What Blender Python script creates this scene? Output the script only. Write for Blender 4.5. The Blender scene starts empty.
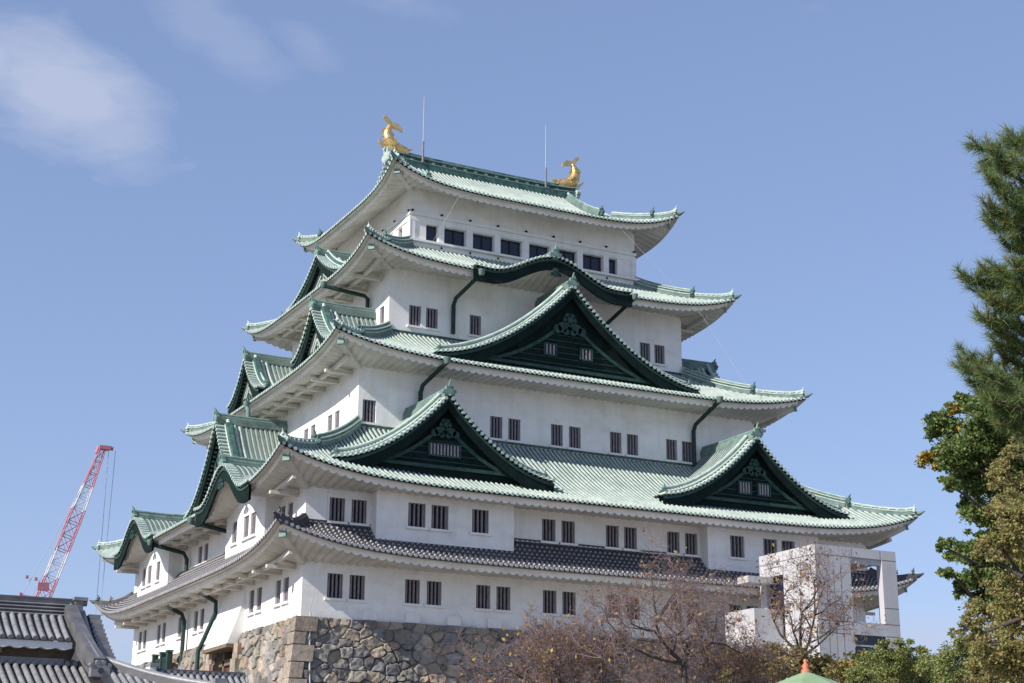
import bpy, math, random
import numpy as np
from mathutils import Vector, Matrix
random.seed(7); RNG = np.random.default_rng(11)
SC = bpy.context.scene
COL = SC.collection
# ------------------------------------------------------------------ camera
CAM_P = (-45.513, -91.531, -9.733); YAW, PIT, ROLL, FPX = 0.481, 0.2928, 0.005, 1596.2
cam = bpy.data.cameras.new('camera'); cam.sensor_width = 36.0; cam.lens = FPX / 1024 * 36.0
cam.clip_start = 0.5; cam.clip_end = 6000
camo = bpy.data.objects.new('camera', cam); COL.objects.link(camo); SC.camera = camo
fw = Vector((math.sin(YAW) * math.cos(PIT), math.cos(YAW) * math.cos(PIT), math.sin(PIT)))
rt = Vector((math.cos(YAW), -math.sin(YAW), 0)); up = rt.cross(fw)
r2 = rt * math.cos(ROLL) + up * math.sin(ROLL); u2 = up * math.cos(ROLL) - rt * math.sin(ROLL)
camo.matrix_world = Matrix(((r2.x, u2.x, -fw.x, CAM_P[0]), (r2.y, u2.y, -fw.y, CAM_P[1]), (r2.z, u2.z, -fw.z, CAM_P[2]), (0, 0, 0, 1)))
# ------------------------------------------------------------------ sun and sky
SUN = Vector((-1.36, -0.245, 1.0)).normalized()
SUN_EL = math.asin(SUN.z); SUN_AZ = math.atan2(SUN.x, SUN.y)
SKY_STRENGTH = 0.11
w = bpy.data.worlds.new('World'); SC.world = w; w.use_nodes = True
nt = w.node_tree; nt.nodes.clear()
def N(t, kind, **kw):
    n = t.nodes.new(kind)
    for k, v in kw.items(): setattr(n, k, v)
    return n
def math_(t, op, a, b=None, clamp=False):
    n = N(t, 'ShaderNodeMath', operation=op, use_clamp=clamp)
    for i, x in enumerate((a, b)):
        if x is None: continue
        if isinstance(x, (int, float)): n.inputs[i].default_value = x
        else: t.links.new(x, n.inputs[i])
    return n.outputs[0]
sky = N(nt, 'ShaderNodeTexSky', sky_type='NISHITA', sun_disc=False)
sky.sun_elevation = SUN_EL; sky.sun_rotation = SUN_AZ % (2 * math.pi)
sky.altitude = 50; sky.air_density = 1.0; sky.dust_density = 0.6; sky.ozone_density = 2.2
bg = N(nt, 'ShaderNodeBackground'); bg.inputs[1].default_value = SKY_STRENGTH
wo = N(nt, 'ShaderNodeOutputWorld')
tc = N(nt, 'ShaderNodeTexCoord')
def sky_dir(az, el):
    return Vector((math.sin(az) * math.cos(el), math.cos(az) * math.cos(el), math.sin(el)))
def dotn(v):
    n = N(nt, 'ShaderNodeVectorMath', operation='DOT_PRODUCT'); nt.links.new(tc.outputs['Generated'], n.inputs[0]); n.inputs[1].default_value = v
    return n.outputs['Value']
nz = N(nt, 'ShaderNodeTexNoise'); nz.inputs['Scale'].default_value = 14; nz.inputs['Detail'].default_value = 7; nz.inputs['Roughness'].default_value = 0.55
mp = N(nt, 'ShaderNodeMapping'); mp.inputs['Scale'].default_value = (1, 1, 2.2); nt.links.new(tc.outputs['Generated'], mp.inputs[0]); nt.links.new(mp.outputs[0], nz.inputs['Vector'])
nz2 = N(nt, 'ShaderNodeTexNoise'); nz2.inputs['Scale'].default_value = 48; nz2.inputs['Detail'].default_value = 8; nz2.inputs['Roughness'].default_value = 0.65; nz2.inputs['Distortion'].default_value = 0.6
mp2 = N(nt, 'ShaderNodeMapping'); mp2.inputs['Scale'].default_value = (0.55, 0.55, 1.5); mp2.inputs['Rotation'].default_value = (0.0, 0.35, 0.0); nt.links.new(tc.outputs['Generated'], mp2.inputs[0]); nt.links.new(mp2.outputs[0], nz2.inputs['Vector'])
NZ = math_(nt, 'ADD', math_(nt, 'MULTIPLY', nz.outputs['Fac'], 0.6), math_(nt, 'MULTIPLY', nz2.outputs['Fac'], 0.4))
def cloud(az, el, ru, rv, tilt, dens, warp=0.7):
    F = sky_dir(az, el); R = Vector((math.cos(az), -math.sin(az), 0)); U = R.cross(F)
    A = R * math.cos(tilt) + U * math.sin(tilt); B = U * math.cos(tilt) - R * math.sin(tilt)
    f = math_(nt, 'MAXIMUM', dotn(F), 0.05)
    a = math_(nt, 'DIVIDE', math_(nt, 'DIVIDE', dotn(A), f), ru); b = math_(nt, 'DIVIDE', math_(nt, 'DIVIDE', dotn(B), f), rv)
    r = math_(nt, 'SQRT', math_(nt, 'ADD', math_(nt, 'MULTIPLY', a, a), math_(nt, 'MULTIPLY', b, b)))
    v = math_(nt, 'SUBTRACT', 1.0, r)
    v = math_(nt, 'ADD', v, math_(nt, 'MULTIPLY', math_(nt, 'SUBTRACT', NZ, 0.5), warp * 2.6))
    v = math_(nt, 'MULTIPLY', v, 1.35, clamp=True)
    return math_(nt, 'MULTIPLY', v, dens)
D = math.radians
CLOUDS = [(D(10.2), D(24.5), 0.086, 0.043, D(-22), 0.72, 0.60), (D(7.2), D(25.3), 0.06, 0.03, D(-15), 0.7, 0.6), (D(15.6), D(27.3), 0.055, 0.020, D(-28), 0.22, 1.1), (D(19.6), D(27.0), 0.03, 0.012, D(-30), 0.18, 1.1), (D(23.0), D(28.8), 0.05, 0.012, D(-12), 0.18, 1.1),
          (D(13.5), D(6.0), 0.05, 0.022, D(0), 0.5, 0.6), (D(42.0), D(6.0), 0.10, 0.022, D(0), 0.55, 0.5), (D(60), D(35), 0.3, 0.08, D(10), 0.35, 0.8), (D(-35), D(30), 0.3, 0.1, D(-10), 0.4, 0.8)]
cur = None
for cl in CLOUDS:
    v = cloud(*cl); cur = v if cur is None else math_(nt, 'MAXIMUM', cur, v)
gm = N(nt, 'ShaderNodeGamma'); gm.inputs[1].default_value = 0.54; nt.links.new(sky.outputs[0], gm.inputs[0])
tn = N(nt, 'ShaderNodeMix', data_type='RGBA', blend_type='MULTIPLY'); tn.inputs[0].default_value = 1; tn.inputs[7].default_value = (1.22, 1.35, 1.76, 1); nt.links.new(gm.outputs[0], tn.inputs[6])
mx = N(nt, 'ShaderNodeMix', data_type='RGBA'); nt.links.new(cur, mx.inputs[0]); nt.links.new(tn.outputs[2], mx.inputs[6])
mx.inputs[7].default_value = (3.0, 3.3, 4.25, 1)
nt.links.new(mx.outputs[2], bg.inputs[0]); nt.links.new(bg.outputs[0], wo.inputs[0])
sl = bpy.data.lights.new('sun', 'SUN'); sl.energy = 3.8; sl.angle = math.radians(0.53); sl.color = (1, 0.94, 0.86)
so = bpy.data.objects.new('sun', sl); COL.objects.link(so); so.rotation_euler = (-SUN).to_track_quat('-Z', 'Y').to_euler(); so.location = SUN * 200
SC.view_settings.view_transform = 'Standard'; SC.view_settings.look = 'None'; SC.view_settings.gamma = 1.0; SC.view_settings.exposure = 0.75
SC.view_settings.use_curve_mapping = False
SC.render.engine = 'CYCLES'; SC.cycles.max_bounces = 6; SC.cycles.transparent_max_bounces = 8

# ------------------------------------------------------------------ materials
MATS = {}
def mat(name, c1, c2=None, scale=2.0, rough=0.7, metal=0.0, c3=None, streak=None, streak2=None, bump=0.0, bscale=20.0, lo=0.35, hi=0.65, attr=None, spec=None):
    m = bpy.data.materials.new(name); m.use_nodes = True; t = m.node_tree
    b = t.nodes['Principled BSDF']; b.inputs['Roughness'].default_value = rough; b.inputs['Metallic'].default_value = metal
    if spec is not None: b.inputs['Specular IOR Level'].default_value = spec
    b.inputs['Base Color'].default_value = (*c1, 1)
    co = N(t, 'ShaderNodeTexCoord')
    col = None
    if c2 is not None:
        n = N(t, 'ShaderNodeTexNoise'); n.inputs['Scale'].default_value = scale; n.inputs['Detail'].default_value = 6; n.inputs['Roughness'].default_value = 0.62
        t.links.new(co.outputs['Object'], n.inputs['Vector'])
        r = N(t, 'ShaderNodeValToRGB'); r.color_ramp.elements[0].position = lo; r.color_ramp.elements[1].position = hi
        r.color_ramp.elements[0].color = (*c1, 1); r.color_ramp.elements[1].color = (*c2, 1)
        t.links.new(n.outputs['Fac'], r.inputs[0]); col = r.outputs[0]
    if attr:
        a = N(t, 'ShaderNodeAttribute', attribute_name=attr); k = N(t, 'ShaderNodeMix', data_type='RGBA', blend_type='MULTIPLY'); k.inputs[0].default_value = 1
        t.links.new(a.outputs['Color'], k.inputs[6])
        if col is None: k.inputs[7].default_value = (*c1, 1)
        else: t.links.new(col, k.inputs[7])
        col = k.outputs[2]
    for streak in (streak, streak2):
      if streak:                                 # weather marks: stretched noise mixed in, colour, amount
          sc_, cst, amt, szz = streak
          mpp = N(t, 'ShaderNodeMapping'); mpp.inputs['Scale'].default_value = szz; t.links.new(co.outputs['Object'], mpp.inputs[0])
          n2 = N(t, 'ShaderNodeTexNoise'); n2.inputs['Scale'].default_value = sc_; n2.inputs['Detail'].default_value = 7; n2.inputs['Roughness'].default_value = 0.65
          t.links.new(mpp.outputs[0], n2.inputs['Vector'])
          f = math_(t, 'MULTIPLY', math_(t, 'MULTIPLY', math_(t, 'SUBTRACT', n2.outputs['Fac'], 0.47), 3.5, clamp=True), amt)
          k = N(t, 'ShaderNodeMix', data_type='RGBA'); t.links.new(f, k.inputs[0])
          if col is None: k.inputs[6].default_value = (*c1, 1)
          else: t.links.new(col, k.inputs[6])
          k.inputs[7].default_value = (*cst, 1); col = k.outputs[2]
    if col is not None: t.links.new(col, b.inputs['Base Color'])
    if bump:
        n3 = N(t, 'ShaderNodeTexNoise'); n3.inputs['Scale'].default_value = bscale; n3.inputs['Detail'].default_value = 4
        t.links.new(co.outputs['Object'], n3.inputs['Vector'])
        bb = N(t, 'ShaderNodeBump'); bb.inputs['Strength'].default_value = bump; bb.inputs['Distance'].default_value = 0.05
        t.links.new(n3.outputs['Fac'], bb.inputs['Height']); t.links.new(bb.outputs[0], b.inputs['Normal'])
    MATS[name] = m
    return m
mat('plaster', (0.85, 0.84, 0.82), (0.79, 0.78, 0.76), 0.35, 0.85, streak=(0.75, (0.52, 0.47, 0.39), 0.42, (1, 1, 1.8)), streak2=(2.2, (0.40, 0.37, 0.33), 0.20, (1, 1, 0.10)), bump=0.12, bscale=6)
mat('soffit', (0.62, 0.59, 0.54), (0.48, 0.45, 0.40), 0.8, 0.9)  # plaster undersides toned down: occlusion under the eaves is put into the colour
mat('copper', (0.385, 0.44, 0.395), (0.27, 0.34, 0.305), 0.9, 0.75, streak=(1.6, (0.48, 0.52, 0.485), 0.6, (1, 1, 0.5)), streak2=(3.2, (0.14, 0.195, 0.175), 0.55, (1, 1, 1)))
mat('copper_pan', (0.065, 0.105, 0.097), (0.036, 0.066, 0.062), 1.2, 0.75)  # dirt plus painted-in shade between the ribs, both in the dark pan colour
mat('copper_end', (0.47, 0.54, 0.49), (0.29, 0.385, 0.34), 3.0, 0.65)
mat('copper_dark', (0.030, 0.075, 0.066), (0.06, 0.135, 0.118), 1.5, 0.65, streak=(3.0, (0.20, 0.31, 0.27), 0.4, (1, 1, 1)), spec=0.3)
mat('copper_ridge', (0.095, 0.155, 0.138), (0.20, 0.265, 0.24), 1.8, 0.65, streak=(2.6, (0.07, 0.125, 0.11), 0.6, (1, 1, 1)), spec=0.25)
mat('board_line', (0.020, 0.048, 0.043), (0.04, 0.085, 0.075), 2.5, 0.7, spec=0.2)
mat('copper_mid', (0.09, 0.17, 0.145), (0.19, 0.29, 0.255), 2.5, 0.65)
mat('board_dark', (0.007, 0.014, 0.0135), (0.013, 0.024, 0.022), 1.5, 0.85, spec=0.06)
mat('tile', (0.028, 0.028, 0.036), (0.06, 0.06, 0.07), 3.0, 0.45)
mat('mortar', (0.40, 0.39, 0.39), (0.25, 0.245, 0.25), 4.0, 0.8)
mat('gate_tile', (0.19, 0.19, 0.20), (0.28, 0.28, 0.285), 2.2, 0.38, bump=0.1, bscale=9, streak=(1.4, (0.07, 0.07, 0.075), 0.6, (1, 1, 1)))
mat('gate_tile_pan', (0.03, 0.03, 0.036), (0.055, 0.055, 0.06), 2.2, 0.5)
mat('gate_ridge', (0.085, 0.085, 0.09), (0.14, 0.14, 0.145), 2.5, 0.45)
mat('glass', (0.012, 0.016, 0.035), None, rough=0.12)
mat('dark_room', (0.02, 0.02, 0.024), None, rough=0.9)
mat('bar_wood', (0.26, 0.24, 0.26), (0.17, 0.15, 0.17), 5, 0.8)
mat('bar_pale', (0.30, 0.295, 0.30), (0.22, 0.215, 0.22), 5, 0.8)
mat('gold', (0.88, 0.65, 0.30), (0.70, 0.45, 0.15), 3.0, 0.33, metal=0.75, bump=0.5, bscale=7)
mat('pipe', (0.014, 0.034, 0.031), (0.03, 0.06, 0.052), 2, 0.6, spec=0.25)
mat('stone', (1, 1, 1), (0.62, 0.60, 0.58), 3.0, 0.9, attr='stone_tint', bump=0.6, bscale=7, streak=(1.1, (0.13, 0.12, 0.105), 0.45, (1, 1, 1)))
mat('door_red', (0.11, 0.035, 0.045), (0.15, 0.05, 0.06), 2, 0.6)
mat('timber', (0.20, 0.15, 0.10), (0.12, 0.09, 0.06), 4, 0.8)
mat('panel', (0.49, 0.485, 0.50), (0.43, 0.425, 0.44), 0.7, 0.7, streak=(0.9, (0.30, 0.29, 0.28), 0.35, (1, 1, 0.25)))
mat('joint', (0.14, 0.14, 0.15), None, rough=0.9)
mat('steel', (0.42, 0.44, 0.47), (0.36, 0.38, 0.41), 2, 0.5)
mat('crane_red', (0.44, 0.17, 0.21), (0.40, 0.15, 0.19), 1, 0.6)  # crane paints blended paler, distance haze is put into their colour
mat('crane_white', (0.62, 0.62, 0.66), (0.54, 0.54, 0.58), 1, 0.6)
mat('cable', (0.36, 0.39, 0.45), None, rough=0.6)
mat('conductor', (0.40, 0.42, 0.42), None, rough=0.6)
mat('bark', (0.045, 0.036, 0.032), (0.085, 0.07, 0.062), 6, 0.95, bump=0.5, bscale=16)
mat('twig', (0.155, 0.105, 0.105), (0.24, 0.17, 0.165), 3, 0.9)
mat('ground', (0.19, 0.175, 0.15), (0.25, 0.235, 0.20), 0.4, 0.95, bump=0.4, bscale=8)
mat('canopy', (0.19, 0.29, 0.15), (0.24, 0.34, 0.19), 3, 0.75)
mat('terracotta', (0.52, 0.17, 0.09), (0.44, 0.13, 0.07), 8, 0.6)
mat('white_paint', (0.78, 0.77, 0.75), (0.70, 0.69, 0.67), 3, 0.7)
def leafmat(name, c1, c2, scale=1.3, trans=0.25):
    m = mat(name, c1, c2, scale, 0.55, lo=0.3, hi=0.7)
    b = m.node_tree.nodes['Principled BSDF']
    b.inputs['Specular IOR Level'].default_value = 0.3
    src = b.inputs['Base Color'].links[0].from_socket
    t = m.node_tree; tr = N(t, 'ShaderNodeBsdfTranslucent'); t.links.new(src, tr.inputs[0])
    ms = N(t, 'ShaderNodeMixShader'); ms.inputs[0].default_value = trans
    t.links.new(b.outputs[0], ms.inputs[1]); t.links.new(tr.outputs[0], ms.inputs[2]); t.links.new(ms.outputs[0], t.nodes['Material Output'].inputs[0])
leafmat('leaf_green', (0.08, 0.135, 0.036), (0.14, 0.20, 0.06), trans=0.36)
leafmat('leaf_light', (0.22, 0.27, 0.085), (0.34, 0.36, 0.13), trans=0.4)
leafmat('leaf_yellow', (0.46, 0.31, 0.06), (0.36, 0.22, 0.04))
leafmat('leaf_brown', (0.34, 0.23, 0.11), (0.25, 0.19, 0.085), trans=0.35)
leafmat('leaf_olive', (0.23, 0.22, 0.075), (0.31, 0.27, 0.10), trans=0.35)
leafmat('leaf_rust', (0.24, 0.10, 0.045), (0.30, 0.16, 0.06))
leafmat('needle', (0.12, 0.19, 0.06), (0.22, 0.27, 0.10), trans=0.4)
leafmat('bud', (0.34, 0.20, 0.09), (0.28, 0.16, 0.07))

# ------------------------------------------------------------------ mesh helpers
class MB:
    def __init__(s): s.V = []; s.F = []; s.M = []; s.n = 0; s.names = []; s.S = []
    def add(s, V, F, m, smooth=False):
        V = np.asarray(V, float).reshape(-1, 3)
        if m not in s.names: s.names.append(m)
        mi = s.names.index(m)
        if isinstance(F, np.ndarray): F = (F + s.n).tolist()
        else: F = [[i + s.n for i in f] for f in F]
        s.F += F; s.M += [mi] * len(F); s.S += [smooth] * len(F)
        s.V.append(V); s.n += len(V)
    def box(s, c, h, m, T=None):                 # centre, half sizes, optional map of local points
        P = np.array([[x, y, z] for x in (-1, 1) for y in (-1, 1) for z in (-1, 1)], float) * np.array(h) + np.array(c)
        if T: P = T(P)
        s.add(P, [[0, 1, 3, 2], [4, 6, 7, 5], [0, 4, 5, 1], [2, 3, 7, 6], [0, 2, 6, 4], [1, 5, 7, 3]], m)
    def grid(s, P, m, smooth=False, mask=None, closed=False):
        a, b = P.shape[:2]; idx = np.arange(a * b).reshape(a, b)
        if closed: idx = np.concatenate([idx, idx[:1]], 0)
        q = np.stack([idx[:-1, :-1], idx[1:, :-1], idx[1:, 1:], idx[:-1, 1:]], -1).reshape(-1, 4)
        if mask is not None: q = q[mask.reshape(-1)]
        s.add(P.reshape(-1, 3), q, m, smooth)
    def tube(s, pts, r, m, n=6, cap=True, smooth=True):
        pts = np.asarray(pts, float); k = len(pts); r = np.broadcast_to(np.asarray(r, float), (k,))
        t = np.gradient(pts, axis=0); t /= np.linalg.norm(t, axis=1)[:, None] + 1e-9
        ref = np.array([0, 0, 1.0]) if abs(t[:, 2]).max() < 0.93 else np.array([0.83, -0.55, 0.02])
        a = np.cross(t, ref); a /= np.linalg.norm(a, axis=1)[:, None] + 1e-9; b = np.cross(a, t)
        th = np.linspace(0, 2 * np.pi, n, endpoint=False)
        P = pts[None] + r[None, :, None] * (np.cos(th)[:, None, None] * a[None] + np.sin(th)[:, None, None] * b[None])
        s.grid(P, m, smooth, closed=True)
        if cap:
            s.add(P[:, 0], [list(range(n))], m); s.add(P[:, -1], [list(range(n))], m)
    def sweep(s, pts, sec, m, side=None, cap=True):   # closed section (side, up) swept; up is world z
        pts = np.asarray(pts, float); t = np.gradient(pts, axis=0); t /= np.linalg.norm(t, axis=1)[:, None] + 1e-9
        if side is None:
            sd = np.cross(t, [0, 0, 1.0])
        else: sd = np.broadcast_to(np.asarray(side, float), t.shape)
        sd = sd / (np.linalg.norm(sd, axis=1)[:, None] + 1e-9); u = np.cross(sd, t)
        sec = np.asarray(sec, float)
        P = pts[None] + sec[:, 0, None, None] * sd[None] + sec[:, 1, None, None] * u[None]
        s.grid(P, m, False, closed=True)
        if cap:
            s.add(P[:, 0], [list(range(len(sec)))], m); s.add(P[:, -1], [list(range(len(sec)))], m)
    def ngon(s, P, m): s.add(P, [list(range(len(P)))], m)
    def build(s, name, parent=None):
        me = bpy.data.meshes.new(name)
        V = np.concatenate(s.V) if s.V else np.zeros((0, 3))
        me.from_pydata(V.tolist(), [], s.F)
        for n_ in s.names: me.materials.append(MATS[n_])
        me.polygons.foreach_set('material_index', s.M); me.polygons.foreach_set('use_smooth', s.S)
        o = bpy.data.objects.new(name, me); COL.objects.link(o)
        if parent is not None:
            o.parent = parent; o.matrix_parent_inverse = parent.matrix_world.inverted() if False else Matrix.Identity(4)
            off = OFFS.get(parent.name, (0, 0, 0))
            OFFS[o.name] = off
            if any(off): me.transform(Matrix.Translation(-Vector(off)))
        else: OFFS[o.name] = (0, 0, 0)
        return o
OFFS = {}
def thing(name, label, cat, loc=(0, 0, 0), group=None):
    o = bpy.data.objects.new(name, None); COL.objects.link(o); o.location = loc; o['label'] = label; o['category'] = cat
    if group: o['group'] = group
    OFFS[o.name] = tuple(loc)
    return o
def tag(o, label, cat, group=None):
    o['label'] = label; o['category'] = cat
    if group: o['group'] = group
    return o
def TF(k):                                        # facade frame (along, outward, z) -> world; 0 front, 1 left, 2 back, 3 right
    def f(P):
        P = np.asarray(P, float); s, d, z = P[..., 0], P[..., 1], P[..., 2]
        x, y = [(s, -d), (-d, -s), (-s, d), (d, s)][k]
        return np.stack([x, y, z], -1)
    return f

# ------------------------------------------------------------------ ground
g = MB(); R_ = 5000
ax_ = np.concatenate([np.linspace(-R_, -200, 6), np.linspace(-150, 200, 15), np.linspace(260, R_, 6)])
gx, gy = np.meshgrid(ax_, ax_, indexing='ij'); g.grid(np.stack([gx, gy, np.full_like(gx, -11.4)], -1), 'ground')
go = g.build('ground'); go['kind'] = 'structure'

# ------------------------------------------------------------------ castle keep
HW = [17.86, 17.96, 13.43, 10.34, 8.19]; HD = [16.05, 16.36, 11.67, 8.36, 6.27]
AO = [20.08, 20.2, 15.8, 12.9, 10.35]; BO = [18.27, 18.6, 14.04, 10.92, 8.42]
ZE = [3.05, 6.72, 14.93, 21.83, 27.82]           # tile edge at mid eave
ZT = [4.72, 11.16, 18.0, 24.47, 32.65]           # roof sheet where it meets the wall above / the ridge
SI = [2.85, 6.6, 14.7, 22.1, 28.35]              # soffit where it meets the wall below
LIFT = [1.32, 1.38, 1.0, 1.08, 1.28]; LE = [6.0, 6.0, 5.0, 5.0, 4.6]
KC = [0.25, 0.35, 0.35, 0.3, 0.42]
RUN = [BO[0] - HD[1], BO[1] - HD[2], BO[2] - HD[3], BO[3] - HD[4], BO[4]]
XG = 6.75                                         # gable plane of the top roof
PITCH = 0.30
def base(i, e):                                   # roof height e metres in from the eave
    t = 1 - np.asarray(e, float) / RUN[i]; k = KC[i]
    return ZE[i] + (ZT[i] - ZE[i]) * (1 - ((1 + k) * t - k * t * t))
def bumpf(s, bumps):
    z = np.zeros_like(np.asarray(s, float))
    for c, w_, r in bumps:
        u = np.clip(np.abs(s - c) / w_ * 1.28, 0, 1); z = z + r * 0.5 * (1 + np.cos(np.pi * u))
    return z
def side_geo(i, k):
    """half length and depth of the inner and outer rectangle seen along facade k"""
    if i < 4:
        a, b = (HW[i + 1], HD[i + 1]) if k % 2 == 0 else (HD[i + 1], HW[i + 1])
    else:
        a, b = (AO[4] - BO[4], 0.0) if k % 2 == 0 else (BO[4] - (AO[4] - XG), XG)
    A, B = (AO[i], BO[i]) if k % 2 == 0 else (BO[i], AO[i])
    return a, b, A, B
def roof_z(i, k, s, d, bumps=()):
    a, b, A, B = side_geo(i, k)
    t = (d - b) / (B - b); hs = a + (A - a) * t
    if i == 4 and k % 2 == 0: hs = np.maximum(hs, XG + 0.5)
    r = np.clip(np.abs(s) / hs, 0, 1.05)
    tt = np.clip(1 - (B - d) / RUN[i], 0, 1) if i == 4 else np.clip(t, 0, 1.02)
    z = base(i, B - d) + LIFT[i] * r ** LE[i] * tt ** (3.2 if i == 4 else 1.6)
    if bumps:
        tw_ = ((HD[i] if k % 2 == 0 else HW[i]) - b) / (B - b)
        z = z + bumpf(s, bumps) * np.clip((t - tw_) / (1 - tw_), 0, 1)
    return z
RIBX = np.array([-0.5, -0.27, -0.2, 0.0, 0.2, 0.27]); RIBH = np.array([0, 0.0, 0.06, 0.088, 0.06, 0.0])
def roof_side(mb, ends, i, k, bumps, m_rib, m_pan, m_end, m_edge):
    a, b, A, B = side_geo(i, k); T = TF(k)
    smin = a if not (i == 4 and k % 2 == 0) else XG + 0.5
    n = int(2 * A / PITCH); c = (np.arange(n) - (n - 1) / 2) * (2 * A / n); p = 2 * A / n
    S = (c[:, None] + RIBX[None] * p).reshape(-1); H = np.tile(RIBH, n)
    S = np.append(S, A); H = np.append(H, 0)
    t0 = np.where(np.abs(S) <= smin, 0, (np.abs(S) - a) / (A - a)); t0 = np.clip(t0, 0, 0.995)
    NR = 12 if i in (1, 4) else 9
    t = t0[:, None] + (1 - t0[:, None]) * np.linspace(0, 1, NR)[None]
    d = b + (B - b) * t; SS = np.broadcast_to(S[:, None], d.shape)
    z = roof_z(i, k, SS, d, bumps) + H[:, None]
    P = T(np.stack([SS, d, z], -1))
    cols = np.arange(len(S) - 1) % 6
    if m_rib == 'tile':                          # mortar joints band the round tiles
        for mod, mm in ((0, m_rib), (1, 'mortar')):
            rows = np.arange(NR - 1)
            pass
        NB = 22
        t = t0[:, None] + (1 - t0[:, None]) * np.linspace(0, 1, NB)[None]; d = b + (B - b) * t; SS = np.broadcast_to(S[:, None], d.shape)
        P = T(np.stack([SS, d, roof_z(i, k, SS, d, bumps) + H[:, None]], -1))
        ribq = (cols[:, None] >= 1) & (cols[:, None] < 5); band = (np.arange(NB - 1) % 3 == 0)[None]
        mb.grid(P, 'tile', True, ~(ribq & band)); mb.grid(P, 'mortar', True, ribq & band)
    else:
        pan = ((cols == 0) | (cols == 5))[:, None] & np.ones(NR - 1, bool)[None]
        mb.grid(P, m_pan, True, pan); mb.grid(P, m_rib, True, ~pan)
    # round tile ends and the edge under them
    ze = roof_z(i, k, c, np.full_like(c, B), bumps)
    th = np.linspace(0, 2 * np.pi, 8, endpoint=False); rr = 0.098
    ring = np.stack([np.cos(th) * rr, np.zeros(8), np.sin(th) * rr + 0.015], -1)
    V = []; F = []
    for j in range(n):
        o = np.array([c[j], B + 0.05, ze[j]]); o2 = np.array([c[j], B - 0.04, ze[j]])
        q = len(V) * 8; V += [ring + o, ring + o2]
        F.append([q + x for x in range(8)]); F += [[q + x, q + (x + 1) % 8, q + 8 + (x + 1) % 8, q + 8 + x] for x in range(8)]
    ends.add(T(np.concatenate(V)), F, m_end)
    sx = np.linspace(-A, A, 2 * n + 1); zx = roof_z(i, k, sx, np.full_like(sx, B), bumps)
    for zo0, zo1, dd, mm in ((0.02, -0.12, 0.0, 'board_dark' if m_edge != 'tile' else 'tile'),):
        e0, e1, e2 = np.stack([sx, np.full_like(sx, B + dd), zx + zo0], -1), np.stack([sx, np.full_like(sx, B + dd), zx + zo1], -1), np.stack([sx * (1 - .36 / A), np.full_like(sx, B - 0.37), zx + zo1], -1)
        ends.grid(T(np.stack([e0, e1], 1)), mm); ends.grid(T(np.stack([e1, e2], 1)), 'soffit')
def eaves_side(mb, i, k, bumps):
    """white plastered eave: band under the tiles and the wavy rafters behind it, purlin and arms"""
    T = TF(k)
    a, b = (HW[i], HD[i]) if k % 2 == 0 else (HD[i], HW[i]); A, B = (AO[i], BO[i]) if k % 2 == 0 else (BO[i], AO[i])
    B2 = B - 0.36; A2 = A - 0.36
    n = int(2 * A2 / 0.46); sub = 8
    s = np.linspace(-A2, A2, n * sub + 1); ph = np.linspace(0, n, n * sub + 1) % 1.0
    wave = -(0.13 if k in (0, 2) else 0.085) * np.sin(np.pi * ph) ** 0.8
    zed = roof_z(i, k, s * A / A2, np.full_like(s, B), bumps)
    t0 = np.clip((np.abs(s) - a) / (A2 - a), 0, 0.995)
    NR = 6; t = t0[:, None] + (1 - t0[:, None]) * np.linspace(0, 1, NR)[None]
    d = b + (B2 - b) * t
    drop = 0.31
    zo = (zed - drop)[:, None]
    zlin = SI[i] + (zo - SI[i]) * t
    z = zlin + wave[:, None]
    SS = np.broadcast_to(s[:, None], d.shape)
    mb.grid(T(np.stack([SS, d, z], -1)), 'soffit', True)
    top = np.stack([s, np.full_like(s, B2), zed - 0.09], -1); bot = np.stack([s, np.full_like(s, B2), zed - drop + wave], -1)
    step = np.stack([s, np.full_like(s, B2 + 0.05), zed - 0.09], -1); step2 = np.stack([s, np.full_like(s, B2 + 0.05), zed - 0.24], -1); st3 = np.stack([s, np.full_like(s, B2), zed - 0.24], -1)
    mb.grid(T(np.stack([step, step2, st3, bot], 1)), 'plaster')
    if i < 4 and k in (1, 3):                     # arms on the short sides
        t1 = 0.55; dm = b + (B2 - b) * t1; lim = a + (A2 - a) * t1
        zm = SI[i] + (ZE[i] - drop - SI[i]) * t1 - 0.12
        clear = [bb for bb in bumps]
        sp = np.linspace(-lim, lim, 40)
        ok = np.ones(40, bool)
        for c_, w_, r_ in clear: ok &= np.abs(sp - c_) > w_ * 0.8
        zz = zm + LIFT[i] * (np.abs(sp) / lim) ** 6 * 0.3
        run = []
        for j in range(40):
            if ok[j]: run.append((sp[j], dm, zz[j] - 0.08))
            if (not ok[j] or j == 39) and len(run) > 1:
                mb.sweep(T(np.array(run)), [(-.10, -.08), (.10, -.08), (.10, .12), (-.10, .12)], 'soffit'); run = []
            elif not ok[j]: run = []
        na = int(2 * a / 2.1)
        for c in (np.arange(na) - (na - 1) / 2) * (2 * a / na):
            if any(abs(c - c_) < w_ * .8 for c_, w_, r_ in clear): continue
            mb.box((c, (b + dm) / 2 + 0.22, zm - 0.12), (0.13, (dm - b) / 2 + 0.30, 0.085), 'soffit', T)
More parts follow.
